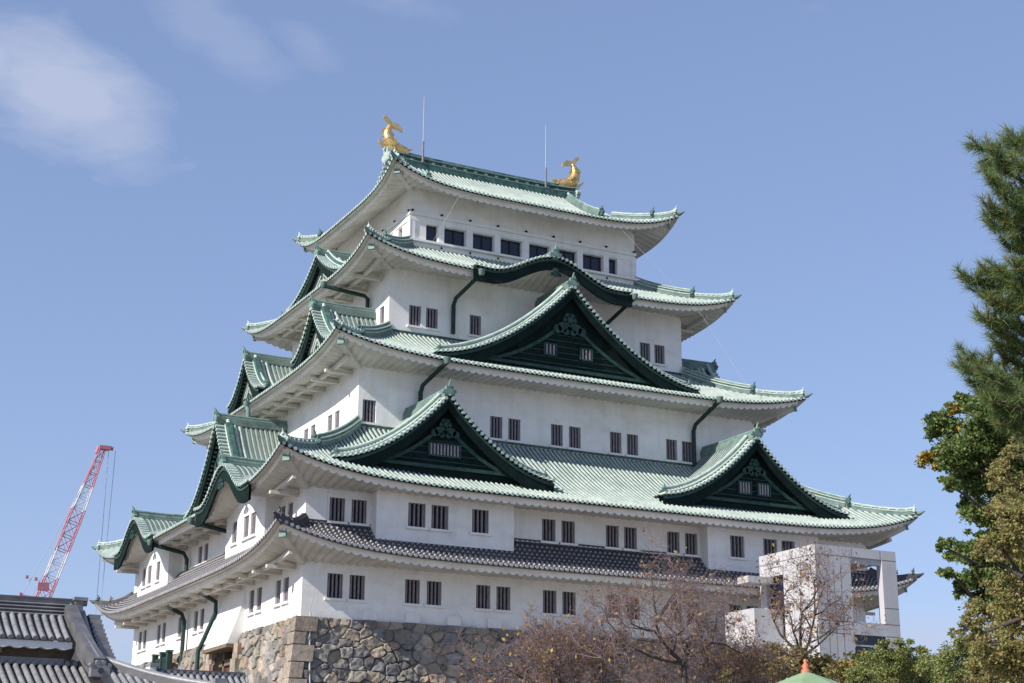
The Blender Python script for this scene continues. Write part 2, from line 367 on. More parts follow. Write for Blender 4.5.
def oni(mb, T, s, d, z, sc=1.0, m='copper_end', fin=True, dirn=0):
    """ridge-end ornament: stepped block, scrolls and a curved finial"""
    mb.box((s, d, z), (0.30 * sc, 0.14 * sc, 0.34 * sc), m, T)
    mb.box((s, d, z - 0.3 * sc), (0.44 * sc, 0.12 * sc, 0.12 * sc), m, T)
    for q in (-1, 1):
        th = np.linspace(0, 2 * np.pi, 9)[:8]
        mb.tube(T(np.array([[s + q * .42 * sc, d - .13 * sc, z - .12 * sc], [s + q * .42 * sc, d + .13 * sc, z - .12 * sc]])), 0.17 * sc, m, 8)
    mb.tube(T(np.array([[s, d - .2 * sc, z + .34 * sc], [s, d + .26 * sc, z + .36 * sc]])), 0.15 * sc, m, 8)
    if fin:
        mb.tube(T(np.array([[s, d, z + .3 * sc], [s, d + .1 * sc, z + .62 * sc], [s, d + .26 * sc, z + .85 * sc]])), [0.13 * sc, 0.10 * sc, 0.03 * sc], m, 6)
SECR = lambda w_, h: [(-w_, -0.15), (-w_, h * .4), (-w_ * .85, h * .45), (-w_ * .85, h * .72), (-w_ * .6, h * .78), (-w_ * .45, h), (w_ * .45, h), (w_ * .6, h * .78), (w_ * .85, h * .72), (w_ * .85, h * .45), (w_, h * .4), (w_, -0.15)]
def hip_ridge(i, q, dark, light, ornm, parent):
    """corner ridge q (0..3) of roof i with its ornaments, horn and rafter cap"""
    sx, sy = [(-1, -1), (1, -1), (1, 1), (-1, 1)][q]; mb = MB()
    a, b, A, B = side_geo(i, 0)
    if i == 4: t_s = (XG + 0.35 - a) / (A - a)
    else: t_s = 0.0
    def pt(t, o=0):
        s = a + (A - a) * t; d = b + (B - b) * t
        return [sx * s, sy * d, float(roof_z(i, 0, np.array(s), np.array(d))) + o]
    tm = t_s + (1 - t_s) * 0.56
    p1 = np.array([pt(t, .10) for t in np.linspace(t_s, tm, 8)]); p2 = np.array([pt(t, .08) for t in np.linspace(tm, 0.985, 9)])
    p2[-2:, 2] += [0.03, 0.12]
    if dark == 'tile':
        mb.sweep(p1, SECR(.22, .34), dark); mb.sweep(p2, SECR(.20, .30), dark)
        for f in (.2, .5, .8): mb.tube(p1[1:] + [0, 0, .04 + f * .3], .03, light, 4)
    else:
        mb.sweep(p1, SECR(.24, .46) if i < 4 else SECR(.18, .26), dark); mb.sweep(p2, SECR(.18, .26), dark)
        nrm = np.array([-(B - b) * sy, (A - a) * sx, 0.]); nrm /= np.linalg.norm(nrm)
        for sg in (-1, 1):
            for zo in ((.12, .30) if i < 4 else (.10,)): mb.tube(p1 + nrm * (.23 if i < 4 else .17) * sg + [0, 0, zo], .045, light, 5)
            mb.tube(p2 + nrm * .17 * sg + [0, 0, .10], .045, light, 5)
            for q_ in range(1, 8):
                e_ = (p2[q_] + nrm * .17 * sg); mb.tube([e_ + [0, 0, .19], e_ + nrm * .05 * sg + [0, 0, .19]], .07, light, 6)
        mb.tube(p1 + [0, 0, .45 if i < 4 else .25], .11, light, 6); mb.tube(p2 + [0, 0, .25], .10, light, 6)
    dirv = np.array([sx * (A - a), sy * (B - b)]); dirv = dirv / np.linalg.norm(dirv)
    def T(P):
        P = np.asarray(P, float); e = np.array([-dirv[1], dirv[0]])
        xy = P[..., 0:1] * e + P[..., 1:2] * dirv
        return np.concatenate([xy + org[:2], P[..., 2:3] + org[2]], -1)
    org = np.array(pt(tm + .02, 0)); oni(mb, T, 0, 0, .34, .62 if dark != 'tile' else .42, ornm)
    org = np.array(pt(1.0, 0)); oni(mb, T, 0, -.22, .28, .52 if dark != 'tile' else .42, light if dark != 'tile' else 'tile')
    mb.tube(T(np.array([[0, -.25, .10], [0, .1, .12], [0, .42, .26]])), [.17, .14, .04], dark, 6)   # beak tile
    # hip rafter under the corner with a copper cap
    zz = pt(1.0)[2] - ZE[i] if False else 0
    aw, bw = HW[i], HD[i]
    z0 = SI[i] - .1; z1 = org[2] - .62
    beam = np.array([[sx * (aw + (A - .55 - aw) * t), sy * (bw + (B - .55 - bw) * t), z0 + (z1 - z0) * t ** 1.2] for t in np.linspace(0, 1, 7)])
    mb.sweep(beam, [(-.16, -.16), (.16, -.16), (.16, .2), (-.16, .2)], 'soffit')
    e = beam[-1] + np.array([dirv[0], dirv[1], .15]) * .14
    mb.sweep(np.array([beam[-1], e]), [(-.19, -.20), (.19, -.20), (.19, .22), (-.19, .22)], 'copper_mid' if sx < 0 or True else 'copper_dark')
    return mb.build('hip_ridge', parent)

castle = thing('castle_keep', 'tall white plastered castle keep with five tiers of curved green copper roofs', 'castle')
BUMPS = {(3, 0): [(-0.55, 5.5, 1.42)], (1, 1): [(9.6, 4.6, 1.75), (-8.5, 4.6, 1.75)], (3, 2): [(0.55, 5.5, 1.42)], (1, 3): [(9.6, 4.6, 1.75), (-8.5, 4.6, 1.75)]}
roofs = []
for i in range(5):
    dk = i == 0
    mr, mp_, me_, md = ('tile', 'tile', 'mortar', 'tile') if dk else ('copper', 'copper_pan', 'copper_end', 'copper_dark')
    rb = MB(); eb = MB(); sb = MB()
    for k in range(4):
        bu = BUMPS.get((i, k), ())
        roof_side(rb, eb, i, k, bu, mr, mp_, me_, md); eaves_side(sb, i, k, bu)
    ro = rb.build('roof', castle); roofs.append(ro)
    ro['label'] = 'lowest roof of dark grey tiles with white mortar' if dk else 'curved green copper tiled roof'
    eb.build('tile_edge', ro); sb.build('eaves', ro)
    for q in range(4): hip_ridge(i, q, 'copper_ridge' if md != 'tile' else md, 'mortar' if dk else 'copper_end', 'tile' if dk else 'copper_dark', ro)
# thin dark strip drawn as the shadow line where a roof meets the wall above
for i in range(4):
    fb = MB()
    for k in range(4):
        a, b, A, B = side_geo(i, k)
        fb.box((0, b + .05, ZT[i] + .10), (a + .06, .06, .05 if i else .03), 'tile' if i == 0 else 'copper_dark', TF(k))
    fb.build('shade_strip', roofs[i])
# top ridge and gable ends of the top roof
rb = MB()
xs = np.linspace(-7.1, 7.1, 24); zr = ZT[4] - .05 + 0.18 * (np.abs(xs) / 7.1) ** 4
pp = np.stack([xs, np.zeros_like(xs), zr], -1)
rb.sweep(pp, [(-.40, -.3), (-.40, .22), (-.30, .24), (-.30, .46), (-.36, .48), (-.36, .60), (-.22, .64), (-.14, .84), (.14, .84), (.22, .64), (.36, .60), (.36, .48), (.30, .46), (.30, .24), (.40, .22), (.40, -.3)], 'copper_dark', side=(0, -1, 0))
for zo in (.23, .54): 
    for sg in (-1, 1): rb.tube(pp + [0, sg * .37, zo], .05, 'copper_mid', 5)
for x in np.arange(-6.4, 6.5, .8):
    for sg in (-1, 1): rb.box((x, sg * .33, ZT[4] + .33), (.12, .03, .06), 'copper_end')
for sg in (-1, 1):
    T = TF(3 if sg > 0 else 1)
    oni(rb, T, 0, 7.22, ZT[4] + .45, 1.15, 'copper_end', fin=False)
rb.build('main_ridge', roofs[4])
zg = float(base(4, AO[4] - XG))
for sg in (-1, 1):
    gb = MB(); T = TF(3 if sg > 0 else 1)
    vz = lambda y: roof_z(4, 0, np.full(np.shape(y), XG), np.abs(np.asarray(y, float)))
    ys = np.linspace(-5.1, 5.1, 31); zs = vz(ys)
    gb.grid(T(np.stack([np.stack([ys, np.full_like(ys, XG - .05), zs - .12], -1), np.stack([ys, np.full_like(ys, XG - .05), np.full_like(ys, zg - .4)], -1)], 1)), 'board_dark')
    go_ = gb.build('gable', roofs[4])
    gb = MB()
    for hh, dd, m_ in ((.62, .36, 'board_dark'), (.16, .42, 'copper_dark')):
        for z0 in (0,):
            P0 = np.stack([ys, np.full_like(ys, XG + dd - .1), zs - .08], -1); P1 = np.stack([ys, np.full_like(ys, XG + dd), zs - .08], -1)
            P2 = P1 + [0, 0, -hh]; P3 = P0 + [0, 0, -hh]
            gb.grid(T(np.stack([P0, P1, P2, P3], 1)), m_)
    for y in np.arange(-5.0, 5.01, .3):
        z_ = float(vz(y))
        gb.tube(T(np.array([[y, XG - .25, z_ + .07], [y, XG + .58, z_ + .07]])), .095, 'copper_end', 6)
    for q in (-1, 1):
        yy = np.linspace(.5, 4.9, 14) * q; zz = vz(yy)
        gb.sweep(T(np.stack([yy, np.full_like(yy, XG - .35), zz + .05], -1)), SECR(.2, .45), 'copper_ridge'); gb.tube(T(np.stack([yy, np.full_like(yy, XG - .35), zz + .5], -1)), .1, 'copper_end', 6)
        oni(gb, T, 5.0 * q, XG - .35, float(zz[-1]) + .3, .6, 'copper_dark')
    gb.build('bargeboard', roofs[4])

# ---- dormer gables
def dmain(i, k, z):
    a, b, A, B = side_geo(i, k); dg = np.linspace(b, B, 60); zg_ = base(i, B - dg)
    return np.interp(-np.asarray(z), -zg_, dg)
def gable(i, k, sc, df, w_, zr, zf, kind, wins=(), label=None):
    T = TF(k); mb = MB()
    kk = 0.8
    def zf_(u):
        u = np.abs(u)
        if kind == 'kara': return zf + (zr - zf) * 0.5 * (1 + np.cos(np.pi * np.clip(u * 1.28, 0, 1))) + .12 + .10 * np.clip(u - .78, 0, 1) ** 2 * 12
        return zr - (zr - zf) * ((1 + kk) * u - kk * u * u) + 0.12 * np.clip(u - .8, 0, 1) ** 2 * 8
    ov = 0.30 if kind == 'kara' else 0.62
    a, b, A, B = side_geo(i, k)
    back = (b - .3) if zr + .3 >= ZT[i] else float(dmain(i, k, zr)) - .6
    back = max(back, b - .3) if kind != 'chid' or zr < ZT[i] else b - .2
    # panel
    us = np.linspace(-1, 1, 41); ss = sc + w_ * us; zz = zf_(us)
    root = None
    if kind == 'chid':
        mb.grid(T(np.stack([np.stack([ss, np.full_like(ss, df), zz - .1], -1), np.stack([ss, np.full_like(ss, df), np.minimum(zz - .2, zf - .5)], -1)], 1)), 'board_dark')
        # board lines and inner frame on the panel
        hgt = zr - zf
        inn = np.linspace(-1, 1, 31) * .70; zi = zr - hgt * .36 - (zr - zf) * .62 * ((1 + kk) * np.abs(inn / .70) - kk * (inn / .70) ** 2)
        zi = np.maximum(zi, zf + .15)
        half = len(inn) // 2
        for seg in (slice(0, half + 1), slice(half, None)):
            pts = np.stack([sc + w_ * inn[seg], np.full(len(inn[seg]), df + .05), zi[seg]], -1)
            mb.sweep(T(pts), [(-.06, -.10), (.06, -.10), (.06, .10), (-.06, .10)], 'board_line', side=T(np.array([0, 1.0, 0])))
        mb.box((sc, df + .06, zf + .22), (w_ * .74, .08, .09), 'board_line', T)
        for zz_ in np.arange(zf + .55, zr - hgt * .42, .36):
            tt = np.interp(-zz_, -zi[half:], inn[half:]) * w_ - .1
            if tt > .3: mb.box((sc, df + .015, zz_), (tt, .015, .02), 'board_line', T)
    g0 = mb.build('gable', castle)
    if label: g0['label'] = label
    # roof of the gable
    rb = MB()
    dl = np.arange(df + ov - .55 if kind == 'chid' else df + ov - .35, back, -PITCH)
    rows = [df + ov]; hs_ = [0.0]
    for dd in dl:
        for x, h in zip(RIBX[::-1], RIBH[::-1]):
            rows.append(dd - .15 + x * PITCH); hs_.append(h)
    rows = np.array(rows); hs_ = np.array(hs_)
    NU = 20
    for sg in (-1, 1):
        u = np.linspace(0, 1.0, NU) * sg; s = sc + w_ * u; z = zf_(u)
        P = np.stack([np.broadcast_to(s[None], (len(rows), NU)), np.broadcast_to(rows[:, None], (len(rows), NU)), z[None] + hs_[:, None]], -1)
        de = np.where(z >= ZT[i], b, dmain(i, k, z)) - .45
        keep = ((rows[:-1, None] > de[None, :-1]) | (rows[:-1, None] > de[None, 1:]))
        cc = (np.arange(len(rows) - 1) - 1) % 6
        pan = (cc == 5) | (cc == 0)
        rb.grid(T(P), 'copper_pan', True, keep & pan[:, None]); rb.grid(T(P), 'copper', True, keep & ~pan[:, None])
        # underside of the overhang
        rb.grid(T(np.stack([np.stack([s, np.full_like(s, df + ov), z - .03], -1), np.stack([s, np.full_like(s, df - .1), z - .03], -1)], 1)), 'board_dark')
    # edge tiles (their round ends face out), by arc length
    uu = np.linspace(-1, 1, 400); arc = np.concatenate([[0], np.cumsum(np.hypot(np.diff(sc + w_ * uu), np.diff(zf_(uu))))])
    nk = int(arc[-1] / .30)
    ue = np.interp(np.linspace(.1, arc[-1] - .1, nk), arc, uu)
    lk = .52 if kind == 'chid' else .42
    for u in ue:
        s = sc + w_ * u; z = float(zf_(u))
        rb.tube(T(np.array([[s, df + ov - lk, z + .05], [s, df + ov + .04, z + .05]])), .10, 'copper_end', 7)
    rb.build('gable_roof', g0)
    # raised side ridges
    if kind == 'chid':
        kb = MB()
        for sg in (-1, 1):
            u = np.linspace(.04, .93, 16) * sg; pts = np.stack([sc + w_ * u, np.full(16, df + ov - .72), zf_(u) + .04], -1)
            kb.tube(T(pts + np.array([0, -.42, .10])), .12, 'copper_end', 6); kb.tube(T(pts + np.array([0, -.75, .06])), .10, 'copper_end', 6)
            kb.sweep(T(pts), [(-.16, -.1), (-.16, .40), (.16, .40), (.16, -.1)], 'copper_dark', side=T(np.array([0, 1.0, 0])))
            kb.tube(T(pts + [0, 0, .42]), .12, 'copper_end', 6); kb.tube(T(pts + [0, .17, .18]), .06, 'copper_end', 5)
            oni(kb, T, sc + w_ * .95 * sg, df + ov - .6, float(zf_(.95)) + .28, .5, 'copper_mid')
        kb.build('side_ridge', g0)
    # top ridge
    kb = MB(); zt = float(zf_(0)); L = np.array([[sc, df + ov - .1, zt], [sc, (df + back) / 2, zt - .04], [sc, back, zt + .02]])
    kb.sweep(T(L), SECR(.22, .38 if kind == 'chid' else .45), 'copper_ridge'); kb.tube(T(L + [0, 0, .44 if kind == 'chid' else .52]), .10, 'copper_mid', 6)
    oni(kb, T, sc, df + ov - .05, zt + .28, .68 if kind == 'chid' else .7, 'copper_mid')
    kb.build('ridge', g0)
    # bargeboard
    bb = MB(); d1 = df + ov - .12; d0 = d1 - .12
    for dlt0, bw0, bw1, dd, m_ in ((.10, .62, .85, 0, 'board_dark'), (.10, .14, .16, .05, 'board_line')) if kind == 'chid' else ((.14, .66, .80, 0, 'board_dark'), (.14, .12, .12, .05, 'board_line')):
        top = zz - dlt0; bw = bw0 + (bw1 - bw0) * np.abs(us)
        if kind == 'kara': bw = bw0 + (bw1 - bw0) * np.abs(us)
        Q = [np.stack([ss, np.full_like(ss, x), y], -1) for x, y in ((d0 + dd, top), (d1 + dd, top), (d1 + dd, top - bw), (d0 + dd, top - bw))]
        bb.grid(T(np.stack(Q + [Q[0]], 1)), m_)
    bb.build('bargeboard', g0)
    # pendant ornament under the apex
    ob = MB(); q = 1.0 if kind == 'chid' else .8; h_ = (zr - zf)
    zc = zr - (.38 * h_ if kind == 'chid' else .75); d_o = df + (.14 if kind == 'chid' else ov - .05); sz = (.125 * h_ if kind == 'chid' else .26)
    for ang in np.linspace(0, 2 * np.pi, 7)[:6]:
        c = (sc + math.cos(ang) * sz * .42, d_o, zc + math.sin(ang) * sz * .42)
        th = np.linspace(0, 2 * np.pi, 9)[:8]
        ob.tube(T(np.array([[c[0], d_o - .06, c[2]], [c[0], d_o + .06, c[2]]])), sz * .30, 'board_line', 8)
    ob.tube(T(np.array([[sc, d_o - .05, zc], [sc, d_o + .13, zc]])), sz * .28, 'board_line', 8)
    for sg in (-1, 1):
        for r0, dx, dz in ((.5, .75, -.75), (.42, 1.25, -.95), (.3, .35, -1.15)):
            ob.tube(T(np.array([[sc + sg * dx * sz, d_o - .05, zc + dz * sz], [sc + sg * dx * sz, d_o + .05, zc + dz * sz]])), sz * r0, 'board_line', 8)
    ob.build('pendant', g0)
    if kind == 'chid' and k in (1, 3):           # pale openwork on the side gables
        lb = MB(); hgt = zr - zf
        for sg in (-1, 1):
            for f, wd in ((.30, .10), (.48, .07), (.66, .10)):
                u = np.linspace(0.02, 1 - f * .9, 12) * sg; z = zf_(u) - hgt * f * (1 - np.abs(u) * .35); ok = z > zf + .1
                if ok.sum() > 2: lb.sweep(T(np.stack([sc + w_ * u[ok], np.full(ok.sum(), df + .12), z[ok]], -1)), [(-.05, -wd), (.05, -wd), (.05, wd), (-.05, wd)], 'copper', side=T(np.array([0, 1.0, 0])))
        for s in np.arange(-w_ * .8, w_ * .81, .42):
            zt_ = float(zf_(s / w_)) - .35
            if zt_ > zf + .35: lb.box((sc + s, df + .07, (zt_ + zf) / 2), (.045, .04, (zt_ - zf) / 2), 'copper', T)
        for z in np.arange(zf + .5, zr - .9, .55):
            uu2 = np.linspace(0, 1, 60); hw_ = np.interp(-z - .35, -zf_(uu2), uu2) * w_
            if hw_ > .2: lb.box((sc, df + .06, z), (hw_, .05, .05), 'copper', T)
        lb.build('lattice', g0)
    for s0, z0, ww, hh in wins:
        wb = MB(); wb.box((sc + s0, df + .03, z0), (ww / 2, .03, hh / 2), 'dark_room', T)
        nb = max(3, int(ww / .19))
        for x in (np.arange(nb) - (nb - 1) / 2) * (ww / nb): wb.box((sc + s0 + x, df + .09, z0), (.045, .04, hh / 2), 'bar_pale', T)
        for x in (-1, 1): wb.box((sc + s0 + x * (ww / 2 + .04), df + .08, z0), (.04, .07, hh / 2 + .08), 'board_line', T)
        for x in (-1, 1): wb.box((sc + s0, df + .075, z0 + x * (hh / 2 + .04)), (ww / 2, .065, .04), 'board_line', T)
        wb.build('gable_window', g0)
    return g0
gable(2, 0, -0.3, 12.2, 8.95, 21.1, 15.75, 'chid', [(-1.3, 17.1, .72, .6), (1.15, 17.1, .72, .6)], 'wide dark triangular gable with two barred windows on the third roof')
gable(1, 0, -10.5, 16.7, 6.4, 12.0, 7.95, 'chid', [(0, 9.1, 1.75, .58)], 'dark triangular gable with one wide barred window')
gable(1, 0, 9.5, 16.7, 6.55, 12.0, 7.95, 'chid', [(-.68, 9.0, .78, .62), (.68, 9.0, .78, .62)], 'dark triangular gable with two barred windows beside the tower')
gable(3, 0, -0.55, 10.85, 5.5, 23.3, 21.88, 'kara', label='undulating curved gable over the fourth roof eave')
for k in (1, 3):
    gable(3, k, 0, 11.35, 5.2, 25.15, 22.8, 'chid', label='small triangular gable with pale green lattice')
    for c in (-6.2, 6.2): gable(2, k, c, 13.8, 3.1, 19.45, 16.75, 'chid', label='narrow triangular gable with pale green lattice')
    gable(1, k, 0, 17.35, 5.4, 13.45, 8.3, 'chid', label='tall triangular gable between two curved gables')
    for c in (9.6, -8.5): gable(1, k, c, 20.08, 4.6, 8.47, 6.75, 'kara', label='curved bell-shaped gable over a side bay')

# ---- walls with window openings
WIN = []                                          # (i, k, s, d, z0, z1, width, style)
def face(mb, k, d, s0, s1, z0, z1, holes, m='plaster', rec=.30):
    T = TF(k)
    xs = sorted({s0, s1, *[h[0] for h in holes], *[h[1] for h in holes]}); zs = sorted({z0, z1, *[h[2] for h in holes], *[h[3] for h in holes]})
    for a, b in zip(xs[:-1], xs[1:]):
        for c, e in zip(zs[:-1], zs[1:]):
            mx_, mz = (a + b) / 2, (c + e) / 2
            if any(h[0] < mx_ < h[1] and h[2] < mz < h[3] for h in holes): continue
            mb.add(T(np.array([[a, d, c], [b, d, c], [b, d, e], [a, d, e]])), [[0, 1, 2, 3]], m)
    for a, b, c, e in holes:
        r = d - rec
        mb.add(T(np.array([[a, d, c], [b, d, c], [b, d, e], [a, d, e], [a, r, c], [b, r, c], [b, r, e], [a, r, e]])), [[0, 1, 5, 4], [1, 2, 6, 5], [2, 3, 7, 6], [3, 0, 4, 7]], m)
def window(k, d, h, style='bars', rec=.30):
    T = TF(k); a, b, c, e = h; wb = MB(); r = d - rec + .005
    wb.add(T(np.array([[a, r, c], [b, r, c], [b, r, e], [a, r, e]])), [[0, 1, 2, 3]], 'glass' if style == 'glass' else 'dark_room')
    wo_ = wb.build('window', castle)
    if style == 'bars':
        bb = MB(); n = 4 if b - a > .7 else 3
        for x in a + (np.arange(n) + .5) * (b - a) / n: bb.box((x, d - .13, (c + e) / 2), (.045, .06, (e - c) / 2), 'bar_wood', T)
        bb.build('bars', wo_)
        sb_ = MB(); sb_.box(((a + b) / 2, d + .05, c - .07), ((b - a) / 2 + .14, .07, .06), 'plaster', T); sb_.build('sill', wo_)
    else:
        bb = MB(); bb.box(((a + b) / 2, d - rec + .04, (c + e) / 2), (.03, .03, (e - c) / 2), 'dark_room', T) if b - a > 1 else bb.box((a + .04, d - rec + .04, (c + e) / 2), (.03, .03, (e - c) / 2), 'dark_room', T)
        bb.build('mullion', wo_)
def H(c, z0, z1, w_=.84): return (c - w_ / 2, c + w_ / 2, z0, z1)
F1 = [H(c, 1.03, 2.27) for c in (-16.1, -14.9, -11.83, -10.6, -7.75, -6.55, -3.75, -2.55, .3, 1.5, 4.3, 5.5, 8.4, 9.6, 12.4, 13.6)]
F2 = [H(c, 4.86, 6.08) for c in (-16.25, -15.05, -3.97, -2.76, .05, 1.23, 4.07, 5.28)][:8]
F2B = [H(c, 4.80, 6.05, .98) for c in (-12.17, -10.86, -8.51)]; F2C = [H(c, 4.80, 6.05, .98) for c in (7.89, 10.21, 11.5)]
F3 = [H(c, 11.45, 12.75, .80) for c in (-12.75, -4.83, -3.65, -.82, .4, 3.22, 4.4, 7.2, 8.35, 12.5)]
F4 = [H(c, 18.58, 19.85, .78) for c in (-8.64, -7.53, -4.62, 4.9, 7.53, 8.63)]
F5 = [(c - w_ / 2, c + w_ / 2, 24.95, 26.08) for c, w_ in ((-6.69, .82), (-5.1, 1.53), (-3.09, 1.5), (-1.1, 1.55), (.95, 1.5), (2.97, 1.5), (4.96, 1.53), (6.49, .66))]
L1 = [H(c, 1.0, 2.25, .8) for c in (13.7, 12.5, 9.55, 8.3, -.65, -1.9, -8.7, -9.9, -13.2, -14.35, -5.2)]   # along = -y
L2 = [H(c, 4.95, 6.05, .8) for c in (14.1, 12.95, -.3, -1.5)]
L2N = [H(c, 4.82, 6.04, .85) for c in (10.62, 9.46, 7.48)]; L2F = [H(c, 4.72, 5.92, .85) for c in (-7.72, -9.7, -11.0)]
L3 = [H(c, 11.5, 12.73, .72) for c in (8.55, 7.42, 4.71, 3.53, -3.6, -4.7, -7.4, -8.6)]
L4 = [H(c, 18.62, 19.82, .66) for c in (7.31, 3.2, -3.2, -7.31)]
L5 = [(c - .32, c + .32, 24.95, 26.08) for c in (4.75, 3.2, 1.0, -1.0, -3.2, -4.75)]
ZW = [(-.25, 3.15), (4.2, 7.1), (10.8, 15.2), (17.6, 22.35), (24.0, 28.6)]
for i, (hf, hl) in enumerate(((F1, L1), (F2, L2), (F3, L3), (F4, L4), (F5, L5))):
    wb = MB(); z0, z1 = ZW[i]
    for k in range(4):
        hs_ = hf if k == 0 else hl if k == 1 else []
        h, d = (HW[i], HD[i]) if k % 2 == 0 else (HD[i], HW[i])
        face(wb, k, d, -h, h, z0, z1, hs_)
    wl = wb.build('wall', castle)
    for k, hs_, d in ((0, hf, HD[i]), (1, hl, HW[i])):
        for h_ in hs_: window(k, d, h_, 'glass' if i == 4 else 'bars')
    if i == 4:                                   # rails, posts and nail covers of the lookout storey
        rb = MB()
        for k in range(4):
            h, d = (HW[4], HD[4]) if k % 2 == 0 else (HD[4], HW[4]); T = TF(k); hs_ = hf if k % 2 == 0 else hl
            rb.box((0, d + .04, 26.62), (h + .08, .06, .10), 'plaster', T); rb.box((0, d + .03, 26.28), (h + .06, .04, .13), 'plaster', T)
            rb.box((0, d + .16, 24.78), (h + .30, .20, .07), 'plaster', T); rb.box((0, d + .05, 24.5), (h + .10, .07, .2), 'plaster', T)
            ed = sorted([h_[0] for h_ in hs_] + [h_[1] for h_ in hs_]); mids = [(a + b) / 2 for a, b in zip(ed[1:-1:2], ed[2:-1:2])]
            for c in mids + [-h + .12, h - .12]: rb.box((c, d + .025, 25.5), (.20, .035, .66), 'plaster', T)
            for c in mids + [-h + .1, h - .1]:
                for z in (26.78, 24.58): rb.tube(T(np.array([[c, d, z], [c, d + .14, z]])), .075, 'board_dark', 8)
        rb.build('rail', wl)
def bay(k, d, s0, s1, z0, z1, holes, out=.8):
    bb = MB(); face(bb, k, d + out, s0, s1, z0, z1, holes); T = TF(k)
    for s in (s0, s1): bb.add(T(np.array([[s, d - .05, z0], [s, d + out, z0], [s, d + out, z1], [s, d - .05, z1]])), [[0, 1, 2, 3]], 'plaster')
    o = bb.build('wall_bay', castle)
    for h_ in holes: window(k, d + out, h_)
bay(0, HD[1], -14.43, -6.53, 4.0, 6.6, F2B); bay(0, HD[1], 5.85, 13.7, 4.0, 6.6, F2C)
bay(1, HW[1], 6.0, 12.5, 4.0, 7.3, L2N); bay(1, HW[1], -12.4, -5.4, 4.0, 7.3, L2F)
# white blocks over the vents along the foot of the wall, and narrow loops on the left wall
for c in np.arange(-14.2, 15, 2.35):
    vb = MB(); vb.box((c, HD[0] + .06, .27), (.38, .10, .24), 'plaster', TF(0)); vb.build('vent_cover', castle)
for c in (15.4, 14.0, 12.0, 10.2, 8.2, 0.5, -2.6):
    vb = MB(); vb.box((c, HW[0] + .04, .28), (.16, .07, .30), 'plaster', TF(1)); vb.build('vent_cover', castle)
# flared stone-drop chute above the base door
cb = MB(); T = TF(1); s0, s1 = 3.2, 7.3; d0 = HW[0]
prof = [(d0 - .05, 2.85), (d0 + .12, 1.9), (d0 + .45, .75), (d0 + .95, -.55)]
G = np.array([[[s, d, z] for d, z in prof] for s in (s0 + .0, s1 - .0)]); cb.grid(T(G), 'plaster')
for s in (s0, s1): cb.add(T(np.array([[s, d, z] for d, z in prof] + [[s, d0 - .05, -.55]])), [[0, 1, 2, 3, 4]], 'plaster')
cb.box(((s0 + s1) / 2, d0 + .45, -.66), ((s1 - s0) / 2 + .12, .55, .10), 'timber', T)
cb.build('chute', castle)
# downpipes
def pipe(pts, r=.13, m='pipe'):
    pb = MB(); pb.tube(pts, r, m, 8)
    e = np.array(pts[0]); pb.tube([e + [0, 0, .25], e, e - [0, 0, .12]], [.22, .19, .12], 'copper_ridge', 8)
    return pb.build('downpipe', castle)
def fp(i, s, d, z): return (s, -d, z)
pipe([(-5.6, -11.1, 21.55), (-6.15, -8.75, 20.6), (-6.2, -8.55, 20.2), (-6.2, -8.55, 18.4)])
pipe([(5.1, -11.1, 21.7), (4.5, -8.75, 20.6), (4.45, -8.55, 20.2), (4.45, -8.55, 18.9)])
pipe([(-9.2, -14.2, 14.8), (-9.7, -12.05, 13.9), (-9.75, -11.88, 13.5), (-9.75, -11.88, 12.2)])
pipe([(9.1, -14.2, 14.85), (8.75, -12.05, 13.8), (8.7, -11.88, 13.4), (8.7, -11.88, 11.2)])
pipe([(-20.3, -4.2, 6.4), (-18.35, -5.0, 5.9), (-18.2, -5.0, 5.6), (-18.2, -5.0, 4.6)])
pipe([(-20.3, 4.2, 6.4), (-18.35, 3.6, 5.9), (-18.2, 3.4, 5.5), (-18.2, 3.4, 4.6)])
pipe([(-19.0, 3.4, 2.5), (-18.3, 3.4, 2.2), (-18.12, 3.4, 1.8), (-18.15, 3.4, -1.0), (-18.6, 3.4, -3.5)])
pipe([(-19.0, -3.0, 2.6), (-18.2, -3.0, 2.2), (-18.15, -2.9, 1.6), (-18.95, -2.6, -.6), (-18.95, -2.6, -3.5)])
pipe([(-13.1, -4.6, 21.5), (-10.75, -5.4, 21.0), (-10.55, -5.5, 20.8), (-10.55, -5.5, 19.6)])
pipe([(-16.0, 0.2, 14.7), (-15.9, .1, 14.4), (-15.9, .1, 12.6)], .14, 'copper_mid')
